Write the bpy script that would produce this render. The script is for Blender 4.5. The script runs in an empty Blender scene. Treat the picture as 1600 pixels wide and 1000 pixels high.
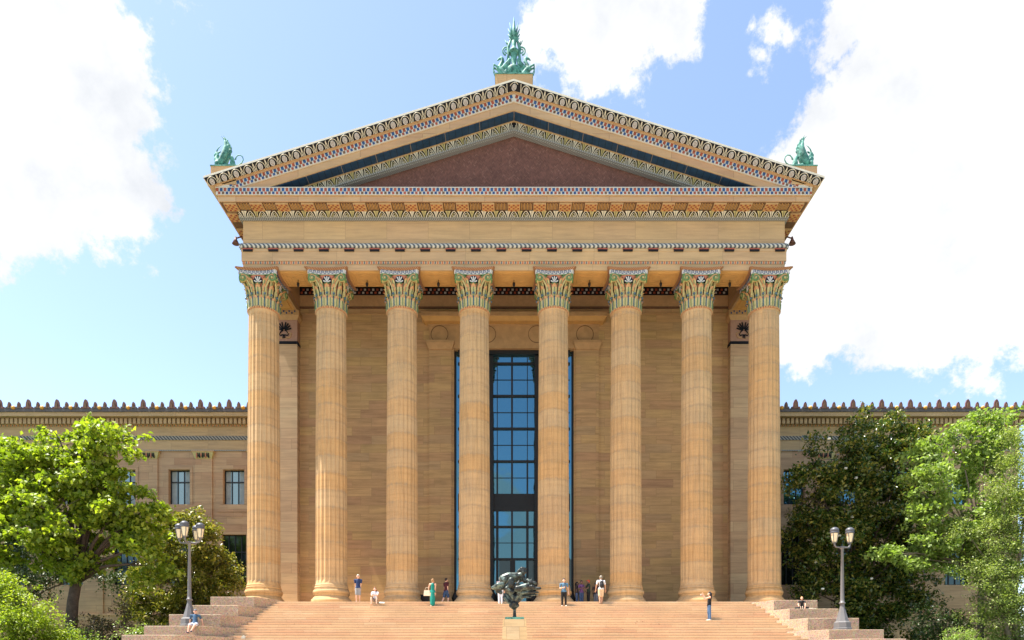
import bpy, bmesh, math, random
import numpy as np
from mathutils import Vector, Matrix, Quaternion
R = math.radians
random.seed(7)
C = bpy.context.scene
COL = C.collection

# ------------------------------------------------------------ camera
cd = bpy.data.cameras.new('camera'); cam = bpy.data.objects.new('camera', cd); COL.objects.link(cam)
cam.location = (0, -46, 1.65); cam.rotation_euler = (R(90), 0, 0)
cd.sensor_width = 36; cd.lens = 24.3; cd.shift_x = -0.001875; cd.shift_y = 0.34625
cd.clip_start = 0.1; cd.clip_end = 5000
C.camera = cam
# ------------------------------------------------------------ light
SUN = Vector((-0.40, -0.048, 1.0)).normalized()
elev = math.asin(SUN.z); rot = math.atan2(SUN.x, SUN.y)
ld = bpy.data.lights.new('sun', 'SUN'); ld.energy = 5.0; ld.angle = R(0.55); ld.color = (1, 0.94, 0.85)
sun = bpy.data.objects.new('sun', ld); COL.objects.link(sun)
sun.rotation_euler = SUN.to_track_quat('Z', 'Y').to_euler(); sun.location = (-40, -20, 80)
C.view_settings.view_transform = 'Standard'; C.view_settings.look = 'None'
C.view_settings.gamma = 1; C.view_settings.exposure = 1.55

class NT:
    """small helper around a node tree"""
    def __init__(s, nt): s.nt = nt; nt.nodes.clear()
    def n(s, typ, props=None, **inp):
        nd = s.nt.nodes.new(typ)
        for k, v in (props or {}).items(): setattr(nd, k, v)
        for k, v in inp.items():
            k2 = int(k[1:]) if k[0] == '_' and k[1:].isdigit() else k.replace('_', ' ')
            so = nd.inputs[k2]
            if isinstance(v, bpy.types.NodeSocket): s.nt.links.new(v, so)
            else:
                if so.type == 'RGBA' and len(v) == 3: v = (*v, 1)
                so.default_value = v
        return nd
    def math(s, op, a, b=0.0, c=None):
        nd = s.n('ShaderNodeMath', {'operation': op}, _0=a, _1=b)
        if c is not None:
            if isinstance(c, bpy.types.NodeSocket): s.nt.links.new(c, nd.inputs[2])
            else: nd.inputs[2].default_value = c
        return nd.outputs[0]
    def vm(s, op, a, b=(0, 0, 0)):
        nd = s.n('ShaderNodeVectorMath', {'operation': op}, _0=a, _1=b)
        return nd.outputs['Value'] if op in ('LENGTH', 'DISTANCE', 'DOT_PRODUCT') else nd.outputs[0]
    def ramp(s, fac, stops, interp='LINEAR'):
        nd = s.n('ShaderNodeValToRGB', None, Fac=fac); cr = nd.color_ramp; cr.interpolation = interp
        while len(cr.elements) < len(stops): cr.elements.new(0.5)
        for e, (p, c) in zip(cr.elements, stops):
            e.position = p; e.color = (*c, 1) if not isinstance(c, (int, float)) else (c, c, c, 1)
        return nd.outputs['Color']
    def mix(s, fac, a, b, mode='MIX'):
        nd = s.nt.nodes.new('ShaderNodeMix'); nd.data_type = 'RGBA'; nd.blend_type = mode
        for so, v in ((nd.inputs['Factor'], fac), (nd.inputs[6], a), (nd.inputs[7], b)):
            if isinstance(v, bpy.types.NodeSocket): s.nt.links.new(v, so)
            else: so.default_value = v if isinstance(v, (int, float)) else (*v, 1)
        return nd.outputs[2]
    def noise(s, vec, scale, detail=4, rough=0.55):
        return s.n('ShaderNodeTexNoise', None, Vector=vec, Scale=scale, Detail=detail, Roughness=rough).outputs['Fac']

# ------------------------------------------------------------ sky with clouds
w = bpy.data.worlds.new('World'); C.world = w; w.use_nodes = True
t = NT(w.node_tree)
sky = t.n('ShaderNodeTexSky', {'sky_type': 'NISHITA', 'sun_disc': False, 'sun_elevation': elev, 'sun_rotation': rot,
                               'altitude': 50, 'air_density': 1.0, 'dust_density': 1.0, 'ozone_density': 1.0})
dirn = t.n('ShaderNodeTexCoord').outputs['Generated']
dirn = t.vm('NORMALIZE', dirn)
wn = t.n('ShaderNodeTexNoise', None, Vector=dirn, Scale=5.5, Detail=9, Roughness=0.62)
n1 = t.noise(dirn, 9.0, 10, 0.66); n2 = t.noise(dirn, 32.0, 6, 0.65)
def blob(px, py, r, back=False, sq=1.0):
    v = Vector((px - 803, 1080 * (-1 if back else 1), 1054 - py)); L = v.length
    return (tuple(v.normalized()), r / L, sq)
blobs = [blob(*b) for b in [(50, 120, 190), (150, 130, 125), (60, 270, 150), (150, 300, 100), (-90, 180, 240), (90, 345, 75), (215,140,60), (-60,-60,200), (80,-10,120),
  (905, 10, 95), (955, 60, 85), (1010, -40, 130), (985, 130, 42), (1050, 70, 45), (1100, -15, 45),(930,100,55),
  (1205, 50, 26), (1190, 85, 22), (1172, 112, 22), (1228,58,16),
  (1560, 120, 260), (1420, 200, 170), (1330, 300, 150), (1270, 400, 130), (1480, 400, 190), (1600, 400, 190), (1340, 20, 70), (1300, 75, 42), (1530, 520, 60), (1265, 520, 75), (1240, 300,85), (1390,500,90),
  (288, 15, 34), (5, 413, 18), (1800, 200, 350)]]
blobs += [blob(*b, True) for b in [(780, 760, 60), (860, 900, 150), (400, 700, 250), (1300, 500, 260), (820,830,60)]]
mask = None
for c, r, sq in blobs:
    d = t.vm('DISTANCE', dirn, c)
    m = t.math('SUBTRACT', 1.0, t.math('DIVIDE', d, r))
    m = t.math('MULTIPLY', m, min(1.0, r / 0.10))     # small puffs stay thin
    mask = m if mask is None else t.math('MAXIMUM', mask, m)
nz = t.math('ADD', t.math('MULTIPLY', t.math('SUBTRACT', n1, 0.5), 1.5), t.math('MULTIPLY', t.math('SUBTRACT', n2, 0.5), 0.75))
cl = t.math('ADD', mask, nz)
mr = t.n('ShaderNodeMapRange', {'interpolation_type': 'SMOOTHSTEP'}, Value=cl, _1=0.03, _2=0.24).outputs[0]
thin = t.math('MULTIPLY', mr, 0.97)
shade = t.ramp(t.noise(dirn, 6.0, 7, 0.6), [(0.30, (2.95, 3.05, 3.2)), (0.46, (3.75, 3.77, 3.8)), (0.7, (4.3, 4.3, 4.3))])
skyc = t.mix(1.0, sky.outputs[0], (1.23, 1.18, 1.13), 'MULTIPLY')
colr = t.mix(thin, skyc, shade)
bg = t.n('ShaderNodeBackground', None, Color=colr, Strength=0.097)
out = t.n('ShaderNodeOutputWorld', None, Surface=bg.outputs[0])

# ------------------------------------------------------------ mesh helper
class MB:
    def __init__(s): s.v = []; s.f = []; s.m = []; s.sm = []
    def add(s, vs, fs, m=0, smooth=False):
        b = len(s.v); s.v += [tuple(v) for v in vs]
        for f in fs: s.f.append(tuple(b + i for i in f)); s.m.append(m); s.sm.append(smooth)
    def box(s, x0, x1, y0, y1, z0, z1, m=0):
        if x0 > x1: x0, x1 = x1, x0
        vs = [(x0,y0,z0),(x1,y0,z0),(x1,y1,z0),(x0,y1,z0),(x0,y0,z1),(x1,y0,z1),(x1,y1,z1),(x0,y1,z1)]
        s.add(vs, [(0,3,2,1),(4,5,6,7),(0,1,5,4),(1,2,6,5),(2,3,7,6),(3,0,4,7)], m)
    def frustum(s, cx, cy, z0, z1, hx0, hy0, hx1, hy1, m=0):
        vs = [(cx-hx0,cy-hy0,z0),(cx+hx0,cy-hy0,z0),(cx+hx0,cy+hy0,z0),(cx-hx0,cy+hy0,z0),
              (cx-hx1,cy-hy1,z1),(cx+hx1,cy-hy1,z1),(cx+hx1,cy+hy1,z1),(cx-hx1,cy+hy1,z1)]
        s.add(vs, [(0,3,2,1),(4,5,6,7),(0,1,5,4),(1,2,6,5),(2,3,7,6),(3,0,4,7)], m)
    def frame(s, poly, o, u, v, n, n0, n1, m=0):
        """extrude 2D poly (ccw seen against n) in the frame o,u,v along n"""
        o, u, v, n = map(Vector, (o, u, v, n)); k = len(poly)
        a = [o + u*p[0] + v*p[1] + n*n0 for p in poly]; b = [o + u*p[0] + v*p[1] + n*n1 for p in poly]
        fs = [tuple(range(k, 2*k)), tuple(range(k-1, -1, -1))]
        for i in range(k): j = (i+1) % k; fs.append((i, j, k+j, k+i))
        s.add(a + b, fs, m)
    def prism(s, poly, y0, y1, m=0):      # poly in xz, extruded along y
        s.frame(poly, (0,0,0), (1,0,0), (0,0,1), (0,-1,0), -y1, -y0, m)
    def plan(s, poly, z0, z1, m=0):       # poly in xy, extruded up
        s.frame(poly, (0,0,0), (1,0,0), (0,1,0), (0,0,1), z0, z1, m)
    def strip(s, pts, w, o, u, v, n, n0, n1, m=0):   # polyline of width w as a raised line
        P = [Vector((p[0], p[1])) for p in pts]; k = len(P); L = []; Rr = []
        for i in range(k):
            d = (P[min(i+1, k-1)] - P[max(i-1, 0)]).normalized(); q = Vector((-d.y, d.x)) * w/2
            L.append(P[i]+q); Rr.append(P[i]-q)
        for i in range(k-1):
            s.frame([tuple(Rr[i]), tuple(Rr[i+1]), tuple(L[i+1]), tuple(L[i])], o, u, v, n, n0, n1, m)
    def lathe(s, prof, n=24, c=(0,0), m=0, smooth=True, rf=None, caps=True):
        vs = []
        for (r, z) in prof:
            for i in range(n):
                a = 2*math.pi*i/n; rr = r if rf is None else r*rf(i, z)
                vs.append((c[0]+rr*math.cos(a), c[1]+rr*math.sin(a), z))
        fs = []
        for j in range(len(prof)-1):
            for i in range(n): k = (i+1) % n; fs.append((j*n+i, j*n+k, (j+1)*n+k, (j+1)*n+i))
        s.add(vs, fs, m, smooth)
        if caps:
            s.add(vs[:n], [tuple(range(n-1, -1, -1))], m); s.add(vs[-n:], [tuple(range(n))], m)
    def tube(s, pts, rad, n=6, m=0, smooth=True):
        P = [Vector(p) for p in pts]; k = len(P)
        if isinstance(rad, (int, float)): rad = [rad]*k
        vs = []; up = None
        for i in range(k):
            d = (P[min(i+1,k-1)] - P[max(i-1,0)])
            d = d.normalized() if d.length > 1e-9 else Vector((0,0,1))
            if up is None: up = d.orthogonal().normalized()
            up = (up - d*up.dot(d)); up = up.normalized() if up.length > 1e-6 else d.orthogonal().normalized()
            b = d.cross(up)
            for j in range(n):
                a = 2*math.pi*j/n; vs.append(P[i] + (up*math.cos(a) + b*math.sin(a))*rad[i])
        fs = [(i*n+j, i*n+(j+1)%n, (i+1)*n+(j+1)%n, (i+1)*n+j) for i in range(k-1) for j in range(n)]
        fs += [tuple(range(n-1,-1,-1)), tuple(range((k-1)*n, k*n))]
        s.add(vs, fs, m, smooth)
    def ball(s, c, r, m=0, n=10, sc=(1,1,1), rotm=None):
        c = Vector(c); vs = [];  K = max(4, n//2+1)
        for j in range(1, K):
            ph = math.pi*j/K
            for i in range(n):
                a = 2*math.pi*i/n
                p = Vector((math.sin(ph)*math.cos(a)*r*sc[0], math.sin(ph)*math.sin(a)*r*sc[1], math.cos(ph)*r*sc[2]))
                vs.append(c + (rotm @ p if rotm else p))
        t0 = Vector((0,0,r*sc[2])); top = len(vs); vs.append(c + (rotm @ t0 if rotm else t0)); vs.append(c - (rotm @ t0 if rotm else t0))
        fs = [(j*n+i, (j+1)*n+i, (j+1)*n+(i+1)%n, j*n+(i+1)%n) for j in range(K-2) for i in range(n)]
        fs += [(top, i, (i+1)%n) for i in range(n)] + [(top+1, (K-2)*n+(i+1)%n, (K-2)*n+i) for i in range(n)]
        s.add(vs, fs, m, True)
    def cap(s, p0, r0, p1, r1, m=0, n=10):   # tapered capsule
        p0, p1 = Vector(p0), Vector(p1); d = p1-p0; L = d.length
        if L < 1e-6: s.ball(p0, max(r0, r1), m, n); return
        d /= L; pts = []; rr = []
        for q in (-1, -.85, -.5, 0): pts.append(p0 + d*r0*q); rr.append(max(1e-4, r0*math.sqrt(max(0, 1-q*q))))
        for q in (0, .5, .85, 1): pts.append(p1 + d*r1*q); rr.append(max(1e-4, r1*math.sqrt(max(0, 1-q*q))))
        s.tube(pts, rr, n, m)
    def mesh(s, name, mats):
        me = bpy.data.meshes.new(name); me.from_pydata(s.v, [], s.f)
        for m_ in mats: me.materials.append(m_)
        me.polygons.foreach_set('material_index', s.m); me.polygons.foreach_set('use_smooth', s.sm); me.update()
        return me
    def build(s, name, mats, parent=None, loc=(0,0,0), rz=0):
        if not isinstance(mats, (list, tuple)): mats = [mats]
        o = bpy.data.objects.new(name, s.mesh(name, mats)); COL.objects.link(o)
        o.location = loc; o.rotation_euler = (0,0,rz)
        if parent: o.parent = parent
        return o
def tag(o, label=None, cat=None, group=None, kind=None):
    for k, v in (('label', label), ('category', cat), ('group', group), ('kind', kind)):
        if v: o[k] = v
    return o
def empty(name, loc=(0,0,0), rz=0, label=None, cat=None, group=None):
    o = bpy.data.objects.new(name, None); COL.objects.link(o); o.location = loc; o.rotation_euler = (0,0,rz)
    o.empty_display_size = 0.3
    return tag(o, label, cat, group)
def copy_tree(o, parent=None):
    c = o.copy(); COL.objects.link(c); c.parent = parent
    for ch in list(o.children): copy_tree(ch, c)
    return c
def melt(mb, name, mats, voxel, parent=None, loc=(0,0,0), rz=0, smooth=4, extra=None):
    """fuse overlapping solids into one continuous skin"""
    me = mb.mesh('tmp', []); o = bpy.data.objects.new('tmp', me); COL.objects.link(o)
    r = o.modifiers.new('r', 'REMESH'); r.mode = 'VOXEL'; r.voxel_size = voxel; r.use_smooth_shade = True
    if smooth: q = o.modifiers.new('s', 'SMOOTH'); q.iterations = smooth; q.factor = 0.5
    dg = bpy.context.evaluated_depsgraph_get(); dg.update()
    m2 = bpy.data.meshes.new_from_object(o.evaluated_get(dg)); m2.name = name
    bpy.data.objects.remove(o); bpy.data.meshes.remove(me)
    if extra:
        bm = bmesh.new(); bm.from_mesh(m2); e = extra.mesh('e', []); bm.from_mesh(e); bm.to_mesh(m2); bm.free(); bpy.data.meshes.remove(e)
    m2.materials.clear()
    for m_ in (mats if isinstance(mats, (list, tuple)) else [mats]): m2.materials.append(m_)
    m2.polygons.foreach_set('use_smooth', [True]*len(m2.polygons)); m2.update()
    n = bpy.data.objects.new(name, m2); COL.objects.link(n); n.location = loc; n.rotation_euler = (0,0,rz)
    if parent: n.parent = parent
    return n
def at(px, d):          # lateral position of a sight line at distance d from the camera
    return (px-803)/1080*d
def zz(py, d): return 1.65 + (1054-py)/1080*d

# ------------------------------------------------------------ materials
def newmat(name):
    m = bpy.data.materials.new(name); m.use_nodes = True; return m, NT(m.node_tree)
def finish(t, color, rough=0.8, metal=0.0, bump=None, bstr=0.3, bdist=0.02, spec=0.4, **kw):
    p = t.n('ShaderNodeBsdfPrincipled')
    def setv(k, v):
        if isinstance(v, bpy.types.NodeSocket): t.nt.links.new(v, p.inputs[k])
        else: p.inputs[k].default_value = (*v, 1) if isinstance(v, tuple) and len(v) == 3 else v
    setv('Base Color', color); setv('Roughness', rough); setv('Metallic', metal); setv('Specular IOR Level', spec)
    for k, v in kw.items(): setv(k.replace('_', ' '), v)
    if bump is not None:
        b = t.n('ShaderNodeBump', None, Height=bump, Strength=bstr, Distance=bdist); t.nt.links.new(b.outputs[0], p.inputs['Normal'])
    t.n('ShaderNodeOutputMaterial', None, Surface=p.outputs[0])
def plain(name, c, rough=0.7, metal=0.0, var=0.12, scale=6.0, spec=0.4):
    m, t = newmat(name); co = t.n('ShaderNodeTexCoord').outputs['Object']
    f = t.noise(co, scale, 5, 0.6)
    k = t.ramp(f, [(0.3, 1-var), (0.7, 1+var)]); col = t.mix(1.0, (c[0], c[1], c[2]), k, 'MULTIPLY')
    finish(t, col, rough, metal, spec=spec); return m
def stone(name, stops, row=0.64, bw=1.9, mortar=0.012, joint=(0.20,0.13,0.075), strata=0.16, seed=0.0, speck=0.08, dark=0.6):
    m, t = newmat(name); co = t.n('ShaderNodeTexCoord').outputs['Object']
    s = t.n('ShaderNodeSeparateXYZ', None, _0=co)
    u = t.math('ADD', s.outputs[0], s.outputs[1]); u = t.math('ADD', u, seed); z = s.outputs[2]
    uv = t.n('ShaderNodeCombineXYZ', None, _0=u, _1=z, _2=0.0).outputs[0]
    br = t.n('ShaderNodeTexBrick', {'offset': 0.42, 'squash': 1.55, 'squash_frequency': 3, 'offset_frequency': 2}, Vector=uv, Color1=(0,0,0), Color2=(1,1,1), Mortar=(0.5,0.5,0.5), Scale=1.0,
             Mortar_Size=mortar, Mortar_Smooth=0.3, Bias=0.0, Brick_Width=bw, Row_Height=row)
    tint = br.outputs['Color']
    col = t.ramp(tint, stops)
    tb = t.math('MULTIPLY', t.n('ShaderNodeSeparateColor', None, Color=tint).outputs[0], 37.0)
    sv = t.n('ShaderNodeCombineXYZ', None, _0=t.math('MULTIPLY', u, 0.45), _1=t.math('MULTIPLY', z, 5.0), _2=tb).outputs[0]
    st = t.noise(sv, 1.0, 5, 0.62); col = t.mix(1.0, col, (0.86,0.885,0.94), 'MULTIPLY')
    col = t.mix(1.0, col, t.ramp(st, [(0.30, 1-strata*1.2), (0.5, 1.0), (0.70, 1+strata*0.85)]), 'MULTIPLY')
    big = t.noise(co, 0.35, 4, 0.6)
    col = t.mix(1.0, col, t.ramp(big, [(0.3, (0.90, 0.91, 0.93)), (0.7, (1.08, 1.06, 1.02))]), 'MULTIPLY')
    sp = t.noise(co, 30.0, 3, 0.7)
    col = t.mix(1.0, col, t.ramp(sp, [(0.3, 1-speck), (0.7, 1+speck)]), 'MULTIPLY')
    col = t.mix(t.math('MULTIPLY', br.outputs['Fac'], dark), col, joint)
    h = t.math('SUBTRACT', t.math('MULTIPLY', sp, 0.3), br.outputs['Fac'])
    finish(t, col, 0.85, bump=h, bstr=0.35, bdist=0.02, spec=0.25); return m
TAN = [(0.0, (0.53,0.32,0.155)), (0.2, (0.58,0.37,0.17)), (0.45, (0.55,0.36,0.155)), (0.62, (0.49,0.29,0.15)), (0.8, (0.56,0.35,0.165)), (1.0, (0.50,0.335,0.17))]
ENT = [(0.0, (0.53,0.345,0.175)), (0.5, (0.56,0.37,0.185)), (1.0, (0.52,0.335,0.18))]
COLR = [(0.0, (0.56,0.36,0.175)), (0.5, (0.59,0.38,0.18)), (1.0, (0.55,0.335,0.15))]
M = {}
M['wall'] = stone('wall_sandstone', TAN, strata=0.2, dark=0.45)
M['anta'] = stone('anta_sandstone', [(0,(0.60,0.42,0.24)),(0.5,(0.54,0.35,0.20)),(1,(0.62,0.44,0.25))], row=0.75, bw=3.1, seed=0.4)
M['ent'] = stone('entablature_sandstone', ENT, row=3.0, bw=2.7, mortar=0.014, strata=0.13, speck=0.05, dark=0.5)
M['corona'] = stone('cornice_sandstone', [(0,(0.56,0.36,0.19)),(0.5,(0.50,0.29,0.16)),(1,(0.58,0.39,0.22))], row=9.0, bw=2.55, mortar=0.02, strata=0.08, dark=0.5)
M['wing'] = stone('wing_sandstone', [(0,(0.47,0.29,0.165)),(0.3,(0.52,0.345,0.20)),(0.6,(0.44,0.26,0.15)),(1,(0.50,0.33,0.19))], row=0.62, bw=2.2, seed=3.3)
M['wing_ent'] = stone('wing_frieze_sandstone', [(0,(0.45,0.31,0.17)),(0.5,(0.50,0.34,0.18)),(1,(0.42,0.28,0.15))], row=5, bw=3.1, strata=0.16)
M['soffit'] = plain('ochre_soffit', (0.52,0.30,0.10), 0.7, var=0.12, scale=1.5)
M['moulding'] = plain('sandstone_moulding', (0.45,0.285,0.14), 0.8, var=0.12, scale=4)
M['cream'] = plain('cream_terracotta', (0.60,0.55,0.44), 0.5, var=0.10)
M['egg'] = plain('grey_white_terracotta', (0.44,0.44,0.45), 0.5, var=0.22, scale=14)
M['white'] = plain('white_glaze', (0.54,0.52,0.47), 0.4, var=0.06)
M['black'] = plain('black_glaze', (0.010,0.011,0.015), 0.5, var=0.2, spec=0.15)
M['navy'] = plain('navy_glaze', (0.020,0.055,0.16), 0.35, var=0.3, scale=3)
M['blue'] = plain('blue_glaze', (0.02,0.075,0.20), 0.35, var=0.25, scale=3)
M['rust'] = plain('red_glaze', (0.30,0.065,0.028), 0.45, var=0.25, scale=3)
M['red_field'] = plain('coral_red_glaze', (0.42,0.14,0.075), 0.5, var=0.12)
M['green'] = plain('green_glaze', (0.10,0.19,0.065), 0.45, var=0.2)
M['leaf_cream'] = plain('straw_glaze', (0.42,0.36,0.16), 0.5, var=0.2, scale=9)
M['leaf_orange'] = plain('orange_glaze', (0.46,0.25,0.11), 0.5, var=0.15)
M['steel_blue'] = plain('slate_blue_glaze', (0.06,0.12,0.16), 0.45, var=0.2)
M['brown_dark'] = plain('dark_brown_terracotta', (0.14,0.075,0.04), 0.7, var=0.2)
M['plum'] = plain('plum_roof_terracotta', (0.13,0.055,0.042), 0.5, var=0.3, scale=5)
M['gold'] = plain('ochre_glaze', (0.60,0.30,0.05), 0.4, var=0.15)
M['slate'] = plain('slate_tile', (0.085,0.072,0.07), 0.6, var=0.2)
M['bronze_dark'] = plain('black_bronze', (0.022,0.019,0.017), 0.42, 0.3, var=0.3)
M['frame_metal'] = plain('dark_window_metal', (0.012,0.012,0.012), 0.5, 0.0, var=0.2)
M['lamp_metal'] = plain('grey_lamp_paint', (0.125,0.12,0.12), 0.45, 0.0, var=0.1, scale=3)
M['lamp_dark'] = plain('dark_grey_lamp_cap', (0.075,0.078,0.09), 0.45, 0.0, var=0.1)
M['lamp_glass'] = plain('frosted_lamp_glass', (0.70,0.60,0.40), 0.25, var=0.06)
# greek key / coloured checker materials are built as real tiles, the small bead uses a stripe
def stripes(name, a, b, k, slope=0.0, duty=0.5, c=None):
    m, t = newmat(name); co = t.n('ShaderNodeTexCoord').outputs['Object']; s = t.n('ShaderNodeSeparateXYZ', None, _0=co)
    u = t.math('ADD', t.math('ADD', s.outputs[0], s.outputs[1]), t.math('MULTIPLY', s.outputs[2], slope))
    f = t.math('FRACT', t.math('MULTIPLY', u, k))
    g = t.math('LESS_THAN', f, duty)
    col = t.mix(g, a, b)
    if c:
        f2 = t.math('LESS_THAN', t.math('FRACT', t.math('MULTIPLY', u, k/2)), 0.5); col = t.mix(g, a, t.mix(f2, b, c))
    finish(t, col, 0.5); return m
M['rope'] = stripes('twisted_rope_glaze', (0.07,0.085,0.10), (0.46,0.46,0.42), 3.6, 1.0)
M['greyrope'] = stripes('slate_guilloche', (0.035,0.035,0.035), (0.27,0.25,0.21), 3.6, 1.0)
M['bead'] = stripes('red_and_slate_bead', (0.52,0.36,0.2), (0.45,0.13,0.05), 6.5, 0, 0.62, (0.12,0.13,0.13))
M['greybead'] = stripes('slate_bead', (0.16,0.16,0.155), (0.30,0.29,0.26), 7.0, 0, 0.45)
M['redfret'] = stripes('red_fret', (0.36,0.23,0.12), (0.20,0.065,0.035), 9.0, 0, 0.55)
# fluted column stone with drum joints
m, t = newmat('column_sandstone'); M['column'] = m
co = t.n('ShaderNodeTexCoord').outputs['Object']; s = t.n('ShaderNodeSeparateXYZ', None, _0=co)
rnd = t.n('ShaderNodeObjectInfo').outputs['Random']
z = t.math('ADD', s.outputs[2], t.math('MULTIPLY', rnd, 2.0))
zw = t.math('ADD', z, t.math('MULTIPLY', t.math('SUBTRACT', t.noise(co, 1.3, 3), 0.5), 0.10))
drum = t.math('DIVIDE', zw, 1.13); fl = t.math('FLOOR', drum); fr = t.math('FRACT', drum)
wn_ = t.n('ShaderNodeTexWhiteNoise', {'noise_dimensions': '2D'}, Vector=t.n('ShaderNodeCombineXYZ', None, _0=fl, _1=t.math('MULTIPLY', rnd, 91.0), _2=0.0).outputs[0]).outputs['Value']
col = t.ramp(wn_, [(0.0,(0.585,0.38,0.185)),(0.35,(0.60,0.395,0.20)),(0.6,(0.60,0.365,0.165)),(0.85,(0.61,0.36,0.15)),(1.0,(0.57,0.37,0.19))])
sv = t.n('ShaderNodeCombineXYZ', None, _0=t.math('MULTIPLY', s.outputs[0], 0.5), _1=t.math('MULTIPLY', s.outputs[1], 0.5), _2=t.math('ADD', t.math('MULTIPLY', z, 6.0), t.math('MULTIPLY', fl, 17.3))).outputs[0]
col = t.mix(1.0, col, t.ramp(t.noise(sv, 1.0, 6, 0.7), [(0.3, (0.86,0.84,0.80)), (0.5, (1,1,1)), (0.7, (1.05,1.05,1.04))]), 'MULTIPLY')
sp = t.noise(co, 22.0, 4, 0.75); col = t.mix(1.0, col, (0.87,0.895,0.96), 'MULTIPLY')
col = t.mix(1.0, col, t.ramp(sp, [(0.32, 0.86), (0.7, 1.06)]), 'MULTIPLY')
sk = t.n('ShaderNodeCombineXYZ', None, _0=t.math('MULTIPLY', s.outputs[0], 5.0), _1=t.math('MULTIPLY', s.outputs[1], 5.0), _2=t.math('ADD', t.math('MULTIPLY', z, 0.35), t.math('MULTIPLY', rnd, 50.0))).outputs[0]
col = t.mix(1.0, col, t.ramp(t.noise(sk, 1.0, 5, 0.65), [(0.30, (0.78,0.77,0.76)), (0.48, (1,1,1)), (0.72, (1.06,1.05,1.03))]), 'MULTIPLY')
bl = t.noise(t.vm('ADD', co, t.n('ShaderNodeCombineXYZ', None, _0=0.0, _1=0.0, _2=t.math('MULTIPLY', rnd, 77.0)).outputs[0]), 0.8, 5, 0.65)
col = t.mix(1.0, col, t.ramp(bl, [(0.32, (0.88,0.90,0.93)), (0.68, (1.07,1.04,0.98))]), 'MULTIPLY')
jd = t.math('ABSOLUTE', t.math('SUBTRACT', fr, 0.5)); jd = t.math('SUBTRACT', 0.5, jd)      # 0 at joint
stain = t.n('ShaderNodeMapRange', None, Value=jd, _1=0.14, _2=0.0).outputs[0]
stain = t.math('MULTIPLY', stain, t.ramp(t.noise(co, 3.0, 4, 0.7), [(0.42, 0.0), (0.62, 1.0)]))
col = t.mix(t.math('MULTIPLY', stain, 0.75), col, (0.33,0.24,0.15))
line = t.n('ShaderNodeMapRange', None, Value=jd, _1=0.016, _2=0.008).outputs[0]
col = t.mix(t.math('MULTIPLY', line, 0.26), col, (0.28,0.17,0.09))
finish(t, col, 0.85, bump=t.math('SUBTRACT', t.math('MULTIPLY', sp, 0.5), line), bstr=0.35, bdist=0.02, spec=0.25)
# herringbone brick for the pediment
m, t = newmat('herringbone_brick'); M['herring'] = m
co = t.n('ShaderNodeTexCoord').outputs['Object']; s = t.n('ShaderNodeSeparateXYZ', None, _0=co)
x_, z_ = s.outputs[0], s.outputs[2]
tri = t.math('PINGPONG', t.math('MULTIPLY', x_, 1.0), 0.11)
vv = t.math('ADD', z_, t.math('MULTIPLY', tri, 1.0))
f = t.math('FRACT', t.math('MULTIPLY', vv, 12.0)); colid = t.math('FLOOR', t.math('DIVIDE', x_, 0.11)); rowid = t.math('FLOOR', t.math('MULTIPLY', vv, 12.0))
wnz = t.n('ShaderNodeTexWhiteNoise', {'noise_dimensions': '2D'}, Vector=t.n('ShaderNodeCombineXYZ', None, _0=colid, _1=rowid, _2=0.0).outputs[0]).outputs['Value']
col = t.ramp(wnz, [(0,(0.115,0.048,0.036)),(0.5,(0.145,0.062,0.047)),(0.9,(0.17,0.072,0.052)),(1,(0.20,0.10,0.075))])
col = t.mix(1.0, col, t.ramp(t.noise(co, 1.2, 4), [(0.3, 0.82), (0.7, 1.12)]), 'MULTIPLY')
mo = t.math('LESS_THAN', f, 0.14); col = t.mix(mo, col, (0.09,0.045,0.035))
finish(t, col, 0.85, bump=t.math('SUBTRACT', 1.0, mo), bstr=0.3, bdist=0.02)
# blue ribbed tile
m, t = newmat('blue_pediment_tile'); M['bluetile'] = m
co = t.n('ShaderNodeTexCoord').outputs['Object']; s = t.n('ShaderNodeSeparateXYZ', None, _0=co)
f = t.math('FRACT', t.math('MULTIPLY', s.outputs[0], 2.4)); g = t.math('LESS_THAN', f, 0.08)
f2 = t.math('LESS_THAN', t.math('FRACT', t.math('DIVIDE', s.outputs[0], 2.2)), 0.009)
col = t.mix(g, (0.012,0.040,0.085), (0.006,0.015,0.03)); col = t.mix(f2, col, (0.4,0.27,0.14))
col = t.mix(1.0, col, t.ramp(t.noise(co, 2.0), [(0.3,0.8),(0.7,1.3)]), 'MULTIPLY'); finish(t, col, 0.5)
# steps
m, t = newmat('steps_pink_dolomite'); M['steps'] = m
co = t.n('ShaderNodeTexCoord').outputs['Object']; s = t.n('ShaderNodeSeparateXYZ', None, _0=co)
row = t.math('FLOOR', t.math('DIVIDE', t.math('SUBTRACT', s.outputs[2], 6.243), 0.172))
uv = t.n('ShaderNodeCombineXYZ', None, _0=t.math('ADD', s.outputs[0], t.math('MULTIPLY', row, 0.83)), _1=t.math('MULTIPLY', row, 1.0), _2=0.0).outputs[0]
wv = t.n('ShaderNodeTexWhiteNoise', {'noise_dimensions': '2D'}, Vector=t.n('ShaderNodeCombineXYZ', None, _0=t.math('FLOOR', t.math('DIVIDE', t.math('ADD', s.outputs[0], t.math('MULTIPLY', row, 0.83)), 1.9)), _1=row, _2=0.0).outputs[0]).outputs['Value']
col = t.ramp(wv, [(0,(0.56,0.405,0.26)),(0.5,(0.60,0.44,0.28)),(0.8,(0.56,0.375,0.24)),(1,(0.63,0.48,0.32))])
col = t.mix(1.0, col, t.ramp(t.noise(co, 18.0, 5, 0.8), [(0.3, 0.78), (0.5, 1.0), (0.7, 1.08)]), 'MULTIPLY')
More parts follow.
